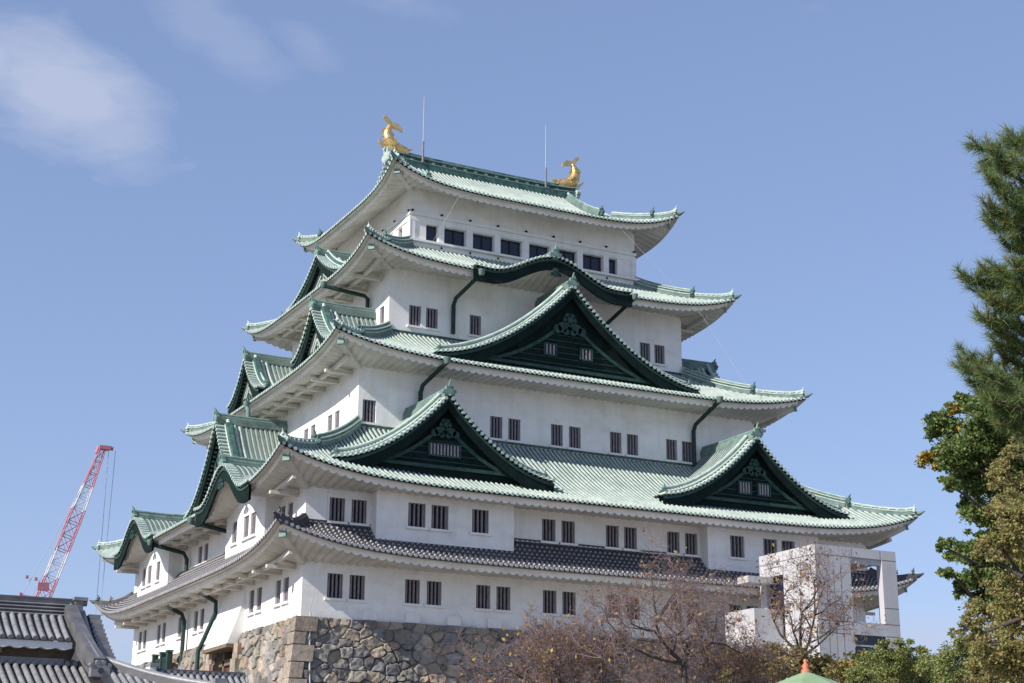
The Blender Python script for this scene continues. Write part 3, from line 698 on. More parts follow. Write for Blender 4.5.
# golden fish on the ridge ends
def fish(sg):
    fb = MB(); x0 = sg * 6.95; z0 = ZT[4] + .80
    def L(P): P = np.asarray(P, float); return np.stack([x0 - sg * P[..., 0] * .82, P[..., 1] * .9, z0 + P[..., 2] * .85], -1)
    c = np.array([[1.45, 0, .12], [1.15, 0, .20], [.75, 0, .26], [.3, 0, .34], [-.08, 0, .55], [-.32, 0, .95], [-.40, 0, 1.35], [-.34, 0, 1.72], [-.20, 0, 2.02], [-.1, 0, 2.2]])
    fb.tube(L(c), [.14, .30, .38, .42, .42, .37, .31, .24, .18, .11], 'gold', 10)
    for j in range(3, 9):                        # rings of scales
        fb.tube(L(np.array([c[j] + [0, 0, 0], c[j] * .7 + c[j - 1] * .3])), [[.42, .41, .36, .30, .24, .19][j - 3] + .045, .18], 'gold', 10, cap=False)
    def fin(pts, th=.07):
        P = np.array([[x, y, z] for y in (-th, th) for x, z in pts]); n = len(pts)
        fb.add(L(P), [list(range(n)), list(range(n, 2 * n))] + [[j, (j + 1) % n, n + (j + 1) % n, n + j] for j in range(n)], 'gold')
    fin([(-.15, 2.0), (-.45, 2.35), (-.80, 2.72), (-.72, 2.95), (-.35, 2.72), (-.02, 2.42), (.12, 2.1)])           # tail flukes
    fin([(-.12, 2.05), (.1, 2.42), (.55, 2.38), (.88, 2.02), (.92, 1.75), (.55, 1.9), (.2, 1.95)], .09)
    fin([(-.5, 1.0), (-.88, 1.12), (-.78, 1.35), (-.95, 1.55), (-.75, 1.85), (-.45, 1.5)])                          # back fins
    fin([(-.2, .35), (-.7, .42), (-1.2, .78), (-1.1, .5), (-.75, .15), (-.2, .02)], .12)
    fin([(.1, .8), (.28, 1.02), (.12, 1.2), (.24, 1.42), (-.02, 1.6), (-.2, 1.2)], .06)
    for y in (-1, 1):
        P = np.array([[.5, y * .34, .35], [.1, y * .75, .75], [-.25, y * .62, .55], [.0, y * .36, .2], [.2, y * .5, .3]])
        fb.add(L(P), [[0, 1, 2, 3], [0, 4, 3]], 'gold')
        fb.tube(L(np.array([[1.2, y * .2, .4], [1.3, y * .22, .48]])), [.1, .05], 'gold', 6)
        fb.tube(L(np.array([[1.35, y * .1, .25], [1.75, y * .12, .42], [1.85, y * .1, .6]])), [.09, .06, .02], 'gold', 6)
    fb.box((x0 - sg * .45, 0, z0 - .06), (.7, .26, .10), 'gold')
    o = fb.build('golden_fish', castle); o['label'] = 'gilded fish-shaped roof finial with raised tail'
for sg in (-1, 1): fish(sg)
for x, h in ((-4.82, 4.3), (4.65, 4.25)):
    lb = MB(); lb.tube([(x, -.42, 32.9), (x, -.42, 34.4)], .075, 'bar_wood', 6); lb.tube([(x, -.42, 34.4), (x, -.42, 33.4 + h)], [.035, .022], 'conductor', 6)
    lb.build('lightning_rod', castle)
# lightning conductors hanging from eave to eave
def wire(pts, r=.009):
    b_ = MB(); b_.tube(pts, r, 'conductor', 4); b_.build('conductor', castle)
wire([(-5.93, -8.45, 27.3), (-7.4, -8.0, 24.3)]); wire([(-10.39, -10.95, 21.0), (-9.92, -8.4, 19.8)]); wire([(-13.3, -14.0, 14.8), (-13.1, -11.7, 12.7)])
wire([(-17.59, -18.55, 6.95), (-16.86, -16.4, 4.76)]); wire([(-17.76, -18.3, 2.7), (-17.38, -16.1, .25)])
wire([(5.79, -8.6, 27.2), (10.06, -11.2, 21.3), (11.25, -13.9, 16.3)])
b_ = MB(); b_.tube([(-17.45, -16.3, .2), (-17.5, -16.45, -1), (-17.55, -17.6, -9)], .05, 'conductor', 6); b_.build('conductor', castle)

# ------------------------------------------------------------------ stone base
stone = thing('stone_base', 'grey and tan rough fitted stone base under the white castle', 'stone wall', (0, 0, 0))
PAL = np.array([[.25, .235, .21], [.31, .285, .245], [.38, .32, .25], [.22, .215, .21], [.44, .365, .28], [.29, .28, .27], [.36, .28, .22], [.34, .32, .295], [.18, .17, .16], [.40, .36, .30]])
def batter(z): return .06 + .11 * np.abs(z) + .006 * np.abs(z) ** 2
def vnoise(rg, X, Y, f):
    G = rg.random((256, 256)); x = X * f + 500; y = Y * f + 500; xi = np.floor(x).astype(int); yi = np.floor(y).astype(int); u = x - xi; v = y - yi
    u = u * u * (3 - 2 * u); v = v * v * (3 - 2 * v); g = lambda a, b_: G[(xi + a) % 256, (yi + b_) % 256]
    return (g(0, 0) * (1 - u) + g(1, 0) * u) * (1 - v) + (g(0, 1) * (1 - u) + g(1, 1) * u) * v - .5
def stone_face(k, half, d0, zlo, res, skip=None, seed=1, cell=(.70, .54)):
    rg = np.random.default_rng(seed); T = TF(k)
    S0, S1 = -half, half
    s = np.arange(S0 - .05, S1 + .06, res); z = np.arange(0, zlo - .01, -res) if res > .1 else np.concatenate([np.arange(0, -4.6, -res), np.arange(-4.6, zlo - .1, -.2)])
    cols = int((S1 - S0 + 4) / cell[0]); rows = int(-zlo / cell[1]) + 3
    st = []
    for r in range(rows):
        for c in range(cols):
            st.append((S0 - 2 + (c + .5 * (r % 2) + rg.uniform(-.36, .36)) * cell[0], 0.4 - (r + rg.uniform(-.36, .36)) * cell[1]))
    st = np.array(st); tint = PAL[rg.integers(0, len(PAL), len(st))] * rg.uniform(.8, 1.15, (len(st), 1)); off = rg.uniform(-.07, .09, len(st)); wt = rg.uniform(.72, 1.4, len(st)); small = rg.random(len(st)) < .16; wt[small] *= 1.7; tl = rg.uniform(-.1, .1, (len(st), 2))
    SS, ZZ = np.meshgrid(s, z, indexing='ij'); f1 = np.full(SS.shape, 9.); f2 = np.full(SS.shape, 9.); id1 = np.zeros(SS.shape, int)
    wob = .45 * vnoise(rg, SS, ZZ, 2.3) + .25 * vnoise(rg, SS, ZZ, 5.5)
    for j, (a, b) in enumerate(st):
        i0, i1 = np.searchsorted(s, [a - 1.9, a + 1.9]); j0, j1 = np.searchsorted(-z, [-(b + 1.6), -(b - 1.6)])
        if i1 <= i0 or j1 <= j0: continue
        sl = (slice(i0, i1), slice(j0, j1))
        dx = np.abs(SS[sl] - a) / cell[0]; dz = np.abs(ZZ[sl] - b) / cell[1]
        dd = ((dx ** 3 + dz ** 3) ** (1 / 3.) * .55 + np.hypot(dx, dz) * .45) * wt[j] + wob[sl] * .3
        g1 = f1[sl]; g2 = f2[sl]; n1 = dd < g1
        f2[sl] = np.where(n1, g1, np.minimum(g2, dd)); f1[sl] = np.where(n1, dd, g1); id1[sl] = np.where(n1, j, id1[sl])
    edge = np.clip((f2 - f1) / (.09 + .08 * np.sin(SS * 1.7 + ZZ * 2.9) ** 2), 0, 1); edge = edge * edge * (3 - 2 * edge)
    rel = (.09 * vnoise(rg, SS, ZZ, 2.6) + .06 * vnoise(rg, SS, ZZ, 6.5)) * edge + .12 * edge + off[id1] * edge + (tl[id1, 0] * (SS - st[id1, 0]) + tl[id1, 1] * (ZZ - st[id1, 1])) * edge
    dep = d0 + batter(ZZ) - .12 + rel
    half_z = half + batter(ZZ)
    Sx = SS * half_z / half
    mb = MB(); P = T(np.stack([Sx, dep, ZZ], -1))
    mask = np.ones((len(s) - 1, len(z) - 1), bool)
    if skip: 
        sc_, zc_ = (s[:-1] + s[1:]) / 2, (z[:-1] + z[1:]) / 2
        mask &= ~((sc_[:, None] > skip[0]) & (sc_[:, None] < skip[1]) & (zc_[None] < skip[2]))
    mb.grid(P, 'stone', False, mask)
    o = mb.build('stone_face', stone)
    ca = o.data.color_attributes.new('stone_tint', 'FLOAT_COLOR', 'POINT')
    colr = np.concatenate([tint[id1] * (.35 + .65 * edge[..., None] ** .5), np.ones(SS.shape + (1,))], -1)
    colr = np.concatenate([tint[id1] * np.where(edge[..., None] < .06, .6, 1.0), np.ones(SS.shape + (1,))], -1)
    ca.data.foreach_set('color', colr.reshape(-1).astype(np.float32))
    return o
stone_face(0, HW[0] + .2, HD[0] + .2, -11.4, .05, seed=3)
stone_face(1, HD[0] + .2, HW[0] + .2, -11.4, .05, skip=(3.6, 7.2, -.62), seed=5)
stone_face(3, HD[0] + .2, HW[0] + .2, -11.4, .3, seed=6); stone_face(2, HW[0] + .2, HD[0] + .2, -11.4, .3, seed=8)
# large cut corner stones, alternating long and short
qb = MB(); qt = []; rg = np.random.default_rng(5)
z = 0.02; j = 0
while z > -11:
    h = rg.uniform(.5, .85); L1_, L2_ = ((1.0, .6) if j % 2 == 0 else (.55, .95)); L1_ *= rg.uniform(.85, 1.1); L2_ *= rg.uniform(.85, 1.1)
    bt, bl = batter(min(z, 0)), batter(z - h); o = .10
    X0, Y0 = -HW[0] - .2, -HD[0] - .2
    T_ = [(X0 - bt - o, Y0 - bt - o), (X0 - bt + L1_, Y0 - bt - o), (X0 - bt + L1_, Y0 + .6), (X0 + .6, Y0 - bt + L2_), (X0 - bt - o, Y0 - bt + L2_)]
    B_ = [(X0 - bl - o, Y0 - bl - o), (X0 - bl + L1_, Y0 - bl - o), (X0 - bl + L1_, Y0 + .6), (X0 + .6, Y0 - bl + L2_), (X0 - bl - o, Y0 - bl + L2_)]
    gz = .025
    V = [(x, y, z - gz) for x, y in T_] + [(x, y, z - h + gz) for x, y in B_]
    qb.add(V, [[0, 1, 2, 3, 4], [9, 8, 7, 6, 5]] + [[q, (q + 1) % 5, 5 + (q + 1) % 5, 5 + q] for q in range(5)], 'stone')
    c = (PAL[rg.integers(0, len(PAL))] * .75 + np.array([.36, .31, .25]) * .25) * rg.uniform(.8, 1.05); qt += [[*c, 1]] * 10
    z -= h; j += 1
qo = qb.build('corner_stone', stone); qo['kind'] = 'stuff' if False else 'thing'
del qo['kind']
ca = qo.data.color_attributes.new('stone_tint', 'FLOAT_COLOR', 'POINT'); ca.data.foreach_set('color', np.array(qt, np.float32).reshape(-1))
bv = qo.modifiers.new('bevel', 'BEVEL'); bv.width = .09; bv.segments = 3
# doorway in the left face
db = MB(); T = TF(1); dd = HW[0] - .55
db.add(T(np.array([[3.5, dd, -5.5], [7.3, dd, -5.5], [7.3, dd, -.5], [3.5, dd, -.5]])), [[0, 1, 2, 3]], 'dark_room')
db.box((5.75, dd + .5, -3.2), (1.25, .06, 2.0), 'door_red', T); 
for s in (4.4, 7.05): db.box((s, dd + .55, -3.2), (.14, .16, 2.6), 'timber', T)
db.box((5.4, dd + .55, -1.35), (1.8, .16, .16), 'timber', T)
db.build('door', stone)
for s_ in (3.35, 7.4):
    jb = MB(); qt = []; z = -.55; P_ = []
    for _ in range(6):
        h = rg.uniform(.7, .95); jb.box((s_ + (.25 if s_ > 5 else -.25), HW[0] + .25 - .55 + batter(z - h / 2), z - h / 2), (.42, .7, h / 2), 'stone', T); z -= h
        qt += [[.40 * rg.uniform(.8, 1.1), .33, .26, 1]] * 8
    jo = jb.build('door_jamb', stone); ca = jo.data.color_attributes.new('stone_tint', 'FLOAT_COLOR', 'POINT'); ca.data.foreach_set('color', np.array(qt, np.float32).reshape(-1))
# ------------------------------------------------------------------ green copper fences at the foot of the keep
def green_fence(label, pts, zb, h):
    t = thing('copper_fence', label, 'fence', (pts[0][0], pts[0][1], zb))
    pts = np.array(pts, float)
    for p in pts:
        b = MB(); b.box((p[0], p[1], zb + h * .55), (.16, .16, h * .6), 'pipe'); b.box((p[0], p[1], zb + h * 1.18), (.20, .20, .05), 'copper_dark'); b.build('post', t)
    b = MB()
    for a, c in zip(pts[:-1], pts[1:]):
        n = max(2, int(np.linalg.norm(c - a) / .3))
        for f in np.linspace(0, 1, n + 1):
            q = a + (c - a) * f; b.box((q[0], q[1], zb + h * .45), (.10, .10, h * .38), 'pipe')
        for zz in (.12, .8): b.tube([(a[0], a[1], zb + h * zz), (c[0], c[1], zb + h * zz)], .09, 'pipe', 6)
    b.build('panel', t)
green_fence('dark green copper fence on the stone base behind the bare trees', [(-4.75, -17.0), (-2.3, -17.0), (.2, -17.0)], -1.15, 1.15)
green_fence('short green copper fence at the far left foot of the keep', [(-18.75, 7.0), (-18.75, 5.3), (-18.75, 3.9)], -1.15, 1.0)

# ------------------------------------------------------------------ lift tower in front of the right wing
tw = thing('lift_tower', 'modern pale grey panelled lift tower with square openings in front of the castle', 'tower', (9.5, -22.5, -11.4))
TX0, TX1, TY0, TY1, TZ = 7.2, 12.65, -25.0, -20.1, 4.38
def slab(b, x0, x1, y0, y1, z0, z1, m='panel'): b.box(((x0 + x1) / 2, (y0 + y1) / 2, (z0 + z1) / 2), ((x1 - x0) / 2, (y1 - y0) / 2, (z1 - z0) / 2), m)
b = MB()
zb = -11.4
# left face (x = TX0) with a tall window, front face (y = TY0) with an opening on its right; walls 0.45 thick
WT = .45
LW0, LW1, LZ0, LZ1 = -22.2, -20.65, -.2, 3.62         # window on the left face
slab(b, TX0, TX0 + WT, TY0, LW0, zb, TZ); slab(b, TX0, TX0 + WT, LW1, TY1, zb, TZ); slab(b, TX0 + .003, TX0 + WT, LW0, LW1, LZ1, TZ - .003); slab(b, TX0 + .003, TX0 + WT, LW0, LW1, zb, LZ0)
FX0, FX1 = 9.52, 11.66
slab(b, TX0 + WT, FX0, TY0, TY0 + WT, zb, TZ); slab(b, FX1, TX1, TY0, TY0 + WT, zb, TZ)
slab(b, FX0, FX1, TY0 + .003, TY0 + WT, 3.88, TZ - .003); slab(b, FX0, FX1, TY0 + .003, TY0 + WT, -.2, .46); slab(b, FX0, FX1, TY0 + .003, TY0 + WT, zb, -2.6)
slab(b, TX0 + WT, TX1 - .5, TY0 + WT, TY1 - .7, 4.0, TZ - .05); slab(b, TX0 + WT, TX1 - .5, TY0 + WT, TY1 - .7, .05, .35)
slab(b, TX1 - .5, TX1, TY1 - .7, TY1, zb, TZ - .01); slab(b, TX1 - .48, TX1 - .003, TY0 + WT, TY1 - .7, 3.86, TZ - .01); slab(b, TX1 - .48, TX1 - .003, TY0 + WT, TY1 - .7, -.2, .44)
slab(b, TX0 + WT, FX0 - .2, TY1 - WT, TY1 - .003, zb, TZ - .02)
slab(b, FX0 - .25, FX0 - .02, TY0 + WT, TY1 - WT, zb, 3.99)
b.build('tower_body', tw)
b = MB()                                        # panel joints, 4 mm proud strips
for z in (3.86, -.45, -2.4, -4.4): b.box((TX0 - .001, (TY0 + TY1) / 2, z), (.004, (TY1 - TY0) / 2 - .01, .02), 'joint')
for z in (3.86, 1.3, .44, -.2, -2.3, -4.3):
    b.box(((TX0 + FX0) / 2, TY0 - .001, z), ((FX0 - TX0) / 2 - .01, .004, .02), 'joint'); b.box(((TX1 + FX1) / 2, TY0 - .001, z), ((TX1 - FX1) / 2 - .01, .004, .02), 'joint')
for x in np.linspace(TX0 + .68, FX0 - .68, 3): b.box((x, TY0 - .001, -1.5), (0.014, .004, 4.7), 'joint')
for x in (FX0 + .1, FX1 - .1): b.box((x, TY0 - .001, 4.12), (.012, .004, .22), 'joint')
for y in (TY0 + 1.25, LW0 - .05): b.box((TX0 - .001, y, 3.8), (.004, .012, .55), 'joint')
for y in (TY0 + .65, TY0 + 1.3, TY0 + 1.95): b.box((TX0 - .001, y, -.5), (.004, .014, 3.6), 'joint')
b.build('panel_joint', tw)
b = MB(); b.box((TX0 + .32, (LW0 + LW1) / 2, (LZ0 + LZ1) / 2 - .2), (.03, (LW1 - LW0) / 2, (LZ1 - LZ0) / 2 - .2), 'glass'); b.box((TX0 + .2, (LW0 + LW1) / 2, LZ1 - .25), (.16, (LW1 - LW0) / 2 - .003, .22), 'panel')
b.box((TX0 + .24, LW0 + .06, (LZ0 + LZ1) / 2 - .2), (.06, .05, (LZ1 - LZ0) / 2 - .24), 'steel'); b.build('window', tw)
b = MB(); W2 = (FX1 - FX0) / 2; b.box((FX0 + W2, TY0 + .28, 3.72), (W2 - .003, .16, .15), 'steel'); b.box((FX0 + .09, TY0 + .9, 2.0), (.07, .6, 1.5), 'steel')
b.box((FX0 + W2, TY0 + .2, -1.4), (W2 - .003, .05, 1.19), 'glass'); b.box((FX0 + W2, TY0 + .12, -.75), (W2 - .003, .04, .04), 'steel'); b.build('opening_frame', tw)
b = MB(); slab(b, TX0 + .1, TX0 + 1.3, TY1, -18.6, .9, 1.35, 'white_paint'); b.build('bridge', tw)
b = MB(); slab(b, TX0 - 1.65, TX0 - .002, -21.3, -20.3, 2.72, 3.08, 'panel'); b.build('beam', tw)
b = MB(); slab(b, 5.35, TX0 - .004, -22.0, -19.3, zb, 1.25, 'panel'); b.build('annex', tw)

# ------------------------------------------------------------------ crane far behind
CY = 160.0
def ray_at(px, py, y):                            # helper used for measuring: a place on the photo carried out to a depth plane
    d = fw + r2 * ((px - 512) / FPX) - u2 * ((py - 341.5) / FPX); t = (y - CAM_P[1]) / d.y
    return np.array([CAM_P[0] + d.x * t, CAM_P[1] + d.y * t, CAM_P[2] + d.z * t])
cr = thing('crawler_crane', 'red and white lattice boom of a distant crane beyond the grey gatehouse roof', 'crane', (3.0, CY, -11.4))
tip = ray_at(102.5, 449, CY); foot = ray_at(37.5, 612, CY)
foot = foot + (foot - tip) * .9
ax = (tip - foot); Lc = np.linalg.norm(ax); ax /= Lc
sd = np.cross(ax, [0, 1, 0]); sd /= np.linalg.norm(sd); td = np.cross(sd, ax)
def boom(f, a, b_): 
    wv = .95 * min(1.0, .45 + (1 - f) * 2.6); return foot + ax * Lc * f + sd * wv * a + td * wv * b_
cuts = [0.0, .22, .36, .46, .583, .667, .80, .875, 1.0]
names = ['crane_white', 'crane_red', 'crane_white', 'crane_red', 'crane_white', 'crane_red', 'crane_white', 'crane_red']
for (f0, f1), m_ in zip(zip(cuts[:-1], cuts[1:]), names):
    b = MB(); n = max(2, int((f1 - f0) * Lc / 1.9))
    for a, c in ((-1, -1), (1, -1), (1, 1), (-1, 1)): b.tube([boom(f, a, c) for f in np.linspace(f0, f1, 4)], .10, m_, 5)
    for j in range(n):
        g0, g1 = f0 + (f1 - f0) * j / n, f0 + (f1 - f0) * (j + 1) / n
        for (a, c), (a2, c2) in zip(((-1, -1), (1, -1), (1, 1), (-1, 1)), ((1, -1), (1, 1), (-1, 1), (-1, -1))):
            b.tube([boom(g0, a, c), boom(g1, a2, c2)], .05, m_, 4); b.tube([boom(g0, a2, c2), boom(g1, a, c)], .045, m_, 4); b.tube([boom(g0, a, c), boom(g0, a2, c2)], .065, m_, 4)
    b.build('boom_section', cr)
b = MB(); b.box(tip + np.array([0.3, 0, .2]), (.9, .6, .3), 'crane_red'); b.tube([tip + [1.2, 0, .3], tip + [1.7, 0, .2]], .35, 'crane_red', 8); b.tube([tip + [-.6, 0, .3], tip + [-.9, 0, -.8]], .3, 'crane_red', 6); b.build('boom_head', cr)
b = MB(); q0 = ray_at(38, 588, CY); b.box(q0 + np.array([0, -1.8, 0]), (.42, .15, .62), 'crane_red'); q0 = ray_at(43, 588, CY); b.box(q0 + np.array([.1, -1.8, 0]), (.42, .15, .62), 'crane_red'); b.build('sign_board', cr)
gan = ray_at(22, 596, CY); gan2 = ray_at(9, 640, CY)
b = MB(); b.tube([gan, gan + [1.9, 0, -.2]], .28, 'crane_red', 6); b.tube([gan + [-.3, 0, .5], gan + [-.3, 0, -.4]], .25, 'crane_red', 6); b.tube([gan + [1.9, 0, .1], gan + [1.9, 0, -.5]], .25, 'crane_red', 6)
b.tube([gan + [1, 0, 0], foot + [-4, 0, 4]], .2, 'crane_red', 6); b.build('gantry', cr)
b = MB()
for q in (0, 1.6): b.tube([tip + [-.8, 0, -2], gan + [q, 0, .2]], .05, 'cable', 4)
for px, py in ((27, 577), (36, 579)): p = ray_at(px, py, CY); b.box(p, (.2, .2, .24), 'crane_red')
for dx in (1.0, 2.1): b.tube([tip + [dx, 0, 0], [tip[0] + dx - .9 * (dx > 1.5), CY, -8]], .045, 'cable', 4)
b.build('cable', cr)
b = MB(); b.box((foot[0] - 3, CY, -9.6), (5, 2, 1.4), 'crane_red'); b.box((foot[0] - 3, CY - 2.6, -10.6), (4.2, .6, .7), 'steel'); b.box((foot[0] - 3, CY + 2.6, -10.6), (4.2, .6, .7), 'steel')
b.tube([(foot[0], CY, -9.5), foot], .8, 'crane_red', 6); b.build('carrier', cr)

# ------------------------------------------------------------------ grey gatehouse in the near left corner
gt = thing('gatehouse', 'grey tiled gatehouse roof with stepped ridge in the lower left foreground', 'gatehouse', (-40, -44, -11.4))
GY = -44.0
def rib_sheet(mb, x0, x1, prof, pitch, r, m_rib='gate_tile', m_pan='gate_tile_pan', ends=True, clip=None):
    """tiles running down -y: prof is a list of (y, z)"""
    prof = np.array(prof, float); n = max(1, int(round((x1 - x0) / pitch))); p = (x1 - x0) / n
    mb.grid(np.stack([np.stack([np.full(len(prof), x), prof[:, 0], prof[:, 1]], -1) for x in (x0, x1)]), m_pan)
    for j in range(n):
        x = x0 + (j + .5) * p; P = np.stack([np.full(len(prof), x), prof[:, 0], prof[:, 1] + r * .55], -1)
        if clip is not None:
            P = P[P[:, 1] <= clip(x)]
            if len(P) < 2: continue
        mb.tube(P, r, m_rib, 8)
        # joints of the single tiles: slightly wider lips
        seg = np.linalg.norm(np.diff(P, axis=0), axis=1).sum(); k = int(seg / .33)
        for f in np.linspace(0.1, .97, max(k, 2)):
            q = np.array([np.interp(f, np.linspace(0, 1, len(P)), P[:, c]) for c in range(3)]); q2 = np.array([np.interp(min(f + .02, 1), np.linspace(0, 1, len(P)), P[:, c]) for c in range(3)])
            mb.tube([q, q2], r * 1.07, m_rib, 8)
x_r = -35.42
def curve(y0, z0, y1, z1, sag, n=9):
    t = np.linspace(0, 1, n); return [(y0 + (y1 - y0) * a, z0 + (z1 - z0) * a - sag * math.sin(math.pi * a)) for a in t]
b = MB(); up_prof = curve(GY, -4.0, GY - 1.55, -4.92, .06); rib_sheet(b, -44, x_r, up_prof, .225, .078)
back_prof = [(GY + (GY - y), z) for y, z in up_prof]; rib_sheet(b, -44, x_r, back_prof, .225, .078); b.build('upper_roof', gt)
b = MB(); xs = np.linspace(-44, x_r + .02, 220); wv = -.05 * np.abs(np.sin((xs - x_r) / .42 * math.pi / 1.0)) 
P0 = np.stack([xs, np.full_like(xs, GY - 1.50), np.full_like(xs, -4.93)], -1); P1 = np.stack([xs, np.full_like(xs, GY - 1.50), -5.10 - wv * 0 + wv], -1); P2 = P1 + [0, .25, .0]
b.grid(np.stack([P0, P1, P2], 1), 'white_paint'); b.box((-40, GY - .9, -5.28), (4.4, .1, .2), 'timber'); b.box((-37.4, GY - 1.28, -5.22), (.1, .16, .08), 'timber'); b.build('eaves_board', gt)
b = MB(); lo_prof = curve(GY - 1.0, -5.50, GY - 4.9, -6.95, .16, 12)
b.box((-40, GY - 1.12, -5.48), (4.45, .16, .10), 'gate_tile')
for x in np.arange(-44, x_r + .3, .225): b.tube([(x, GY - 1.33, -5.52), (x, GY - .95, -5.42)], .075, 'gate_tile', 7)
hipc = lambda x: GY - 1.0 if x < -35.0 else GY - 2.6 - (x + 35.0) * 1.0
rib_sheet(b, -44, -34.95, lo_prof, .225, .078); rib_sheet(b, -34.94, -32.4, lo_prof, .225, .078, clip=hipc) if False else None
b.build('lower_roof', gt)
# right half of the lower roof in front of the hip, and the gable-side roof
b = MB()
hx0, hy0, hz0 = -34.75, GY - 2.75, -5.72; hx1, hy1, hz1 = -32.55, GY - 4.75, -6.42
nrib = 11
for j in range(nrib):
    f0, f1 = j / nrib, (j + 1) / nrib
    f = (f0 + f1) / 2; x = hx0 + (hx1 - hx0) * f
    yt = hy0 + (hy1 - hy0) * f; zt = hz0 + (hz1 - hz0) * f - .1 * math.sin(math.pi * f)
    yb, zb_ = GY - 5.2, -6.78 + .25 * f
    P = np.array([(x, yt + (yb - yt) * a, zt + (zb_ - zt) * a) for a in np.linspace(0, 1, 5)]); b.tube(P + [0, 0, .05], .078, 'gate_tile', 8)
V = [(hx0 - .25, hy0, hz0), (hx1, hy1, hz1), (hx1 + .3, GY - 5.2, -6.55), (hx0 - .25, GY - 5.2, -6.8)]; b.add(V, [[0, 1, 2, 3]], 'gate_tile_pan')
V = [(hx0, hy0, hz0), (hx1, hy1, hz1), (hx1 + .2, GY + 4, hz1), (hx0, GY + 2.2, hz0)]; b.add(V, [[0, 1, 2, 3]], 'gate_tile_pan')
for y in np.arange(GY + 2, GY - 2.7, -.3): b.tube([(hx0, y, hz0 + .06), (hx1, y, hz1 + .06)], .105, 'gate_tile', 7)
b.build('side_roof', gt)
# main ridge, descending ridge, verge and hip
b = MB(); L = np.array([[-44, GY, -4.14], [-40, GY, -4.14], [-35.15, GY, -4.12]])
b.sweep(L, [(-.22, -.1), (-.22, .42), (-.12, .50), (.12, .50), (.22, .42), (.22, -.1)], 'gate_tile_pan')
for zz in (.08, .18, .28, .38): b.tube(L + [0, -.215, zz], .025, 'gate_tile', 5); b.tube(L + [0, .215, zz], .025, 'gate_tile', 5)
b.tube(L + [0, 0, .47], .13, 'gate_tile_pan', 8)
T = lambda P: np.stack([-35.05 + np.asarray(P)[..., 1], GY + np.asarray(P)[..., 0], -3.78 + np.asarray(P)[..., 2]], -1)
b.box((-35.02, GY, -3.84), (.12, .25, .32), 'gate_tile'); b.box((-34.98, GY, -3.54), (.20, .29, .05), 'gate_tile'); b.tube([(-35.1, GY, -3.62), (-34.75, GY, -3.62)], .10, 'gate_tile', 8)
b.build('main_ridge', gt)
b = MB(); f = np.linspace(0, 1, 12)
kp = np.stack([-35.26 + .26 * f, GY - .1 - 3.0 * f, -4.02 - 1.80 * (1.25 * f - .25 * f * f)], -1)
b.sweep(kp, [(-.17, -.35), (-.17, .2), (-.08, .27), (.08, .27), (.17, .2), (.17, -.35)], 'gate_ridge', side=(1, 0, 0)); b.tube(kp + [0, 0, .27], .12, 'gate_tile', 8)
b.build('descending_ridge', gt)
b = MB()                                          # little house-shaped ridge end with a disc
o = kp[-1] + np.array([.0, -.18, .06])
pts = [(-.26, -.24), (.26, -.24), (.26, .0), (.0, .2), (-.26, .0)]
V = [(o[0] + x, o[1] + y, o[2] + z) for y in (-.12, .12) for x, z in pts]
b.add(V, [[0, 1, 2, 3, 4], [9, 8, 7, 6, 5]] + [[j, (j + 1) % 5, 5 + (j + 1) % 5, 5 + j] for j in range(5)], 'gate_tile')
b.tube([o + [0, -.16, -.08], o + [0, 0, -.08]], .08, 'gate_tile_pan', 8)
for x in (-.24, -.08, .08, .24): b.tube([o + [x, -.14, .18 - abs(x) * .5], o + [x, .2, .21 - abs(x) * .5]], .06, 'gate_tile', 7)
b.build('ridge_end', gt)
b = MB()                                          # verge: sloping strip right of the ridge and stepped edge tiles
vp = np.stack([np.full(12, -34.75), GY + .0 - 2.7 * f, -3.98 - 1.68 * (1.25 * f - .25 * f * f)], -1)
b.grid(np.stack([vp + [-.5, 0, .0], vp + [.12, 0, .0]]), 'gate_tile_pan'); b.tube(vp + [-.12, 0, .07], .11, 'gate_tile', 8)
for q in np.linspace(0.03, .98, 13):
    p = np.array([np.interp(q, f, vp[:, c]) for c in range(3)]); b.box(p + np.array([.22, -.03, .02]), (.17, .10, .06), 'gate_tile'); 
bk = vp * [1, -1, 1] + [0, 2 * GY, 0]; b.grid(np.stack([bk + [-.5, 0, 0], bk + [.2, 0, 0]]), 'gate_tile_pan')
b.add([(-34.7, GY, -4.1), (-34.7, GY - 2.6, -5.7), (-34.7, GY + 2.6, -5.7)], [[0, 1, 2]], 'plaster'); b.build('verge', gt)
b = MB(); hp = np.stack([np.linspace(hx0 - .1, hx1 + .3, 14), np.linspace(hy0 + .1, hy1 - .3, 14), hz0 + (hz1 - hz0) * np.linspace(-.05, 1.1, 14) - .10 * np.sin(np.pi * np.linspace(0, 1, 14)) + .05], -1)
b.sweep(hp, [(-.14, -.2), (-.14, .15), (-.07, .2), (.07, .2), (.14, .15), (.14, -.2)], 'gate_ridge'); b.tube(hp + [0, 0, .2], .10, 'gate_tile', 8)
b.box(hp[-1] + np.array([.05, -.05, .12]), (.16, .16, .26), 'gate_tile'); b.build('hip_ridge', gt)
b = MB(); b.box((-39.8, GY - .9, -9.4), (4.6, 2.2, 2.1), 'plaster'); b.build('wall', gt)
for q in (-43.5, -38.8, -34.9):
    b = MB(); b.box((q, GY - 3.6, -9.0), (.22, .22, 2.4), 'timber'); b.build('post', gt)

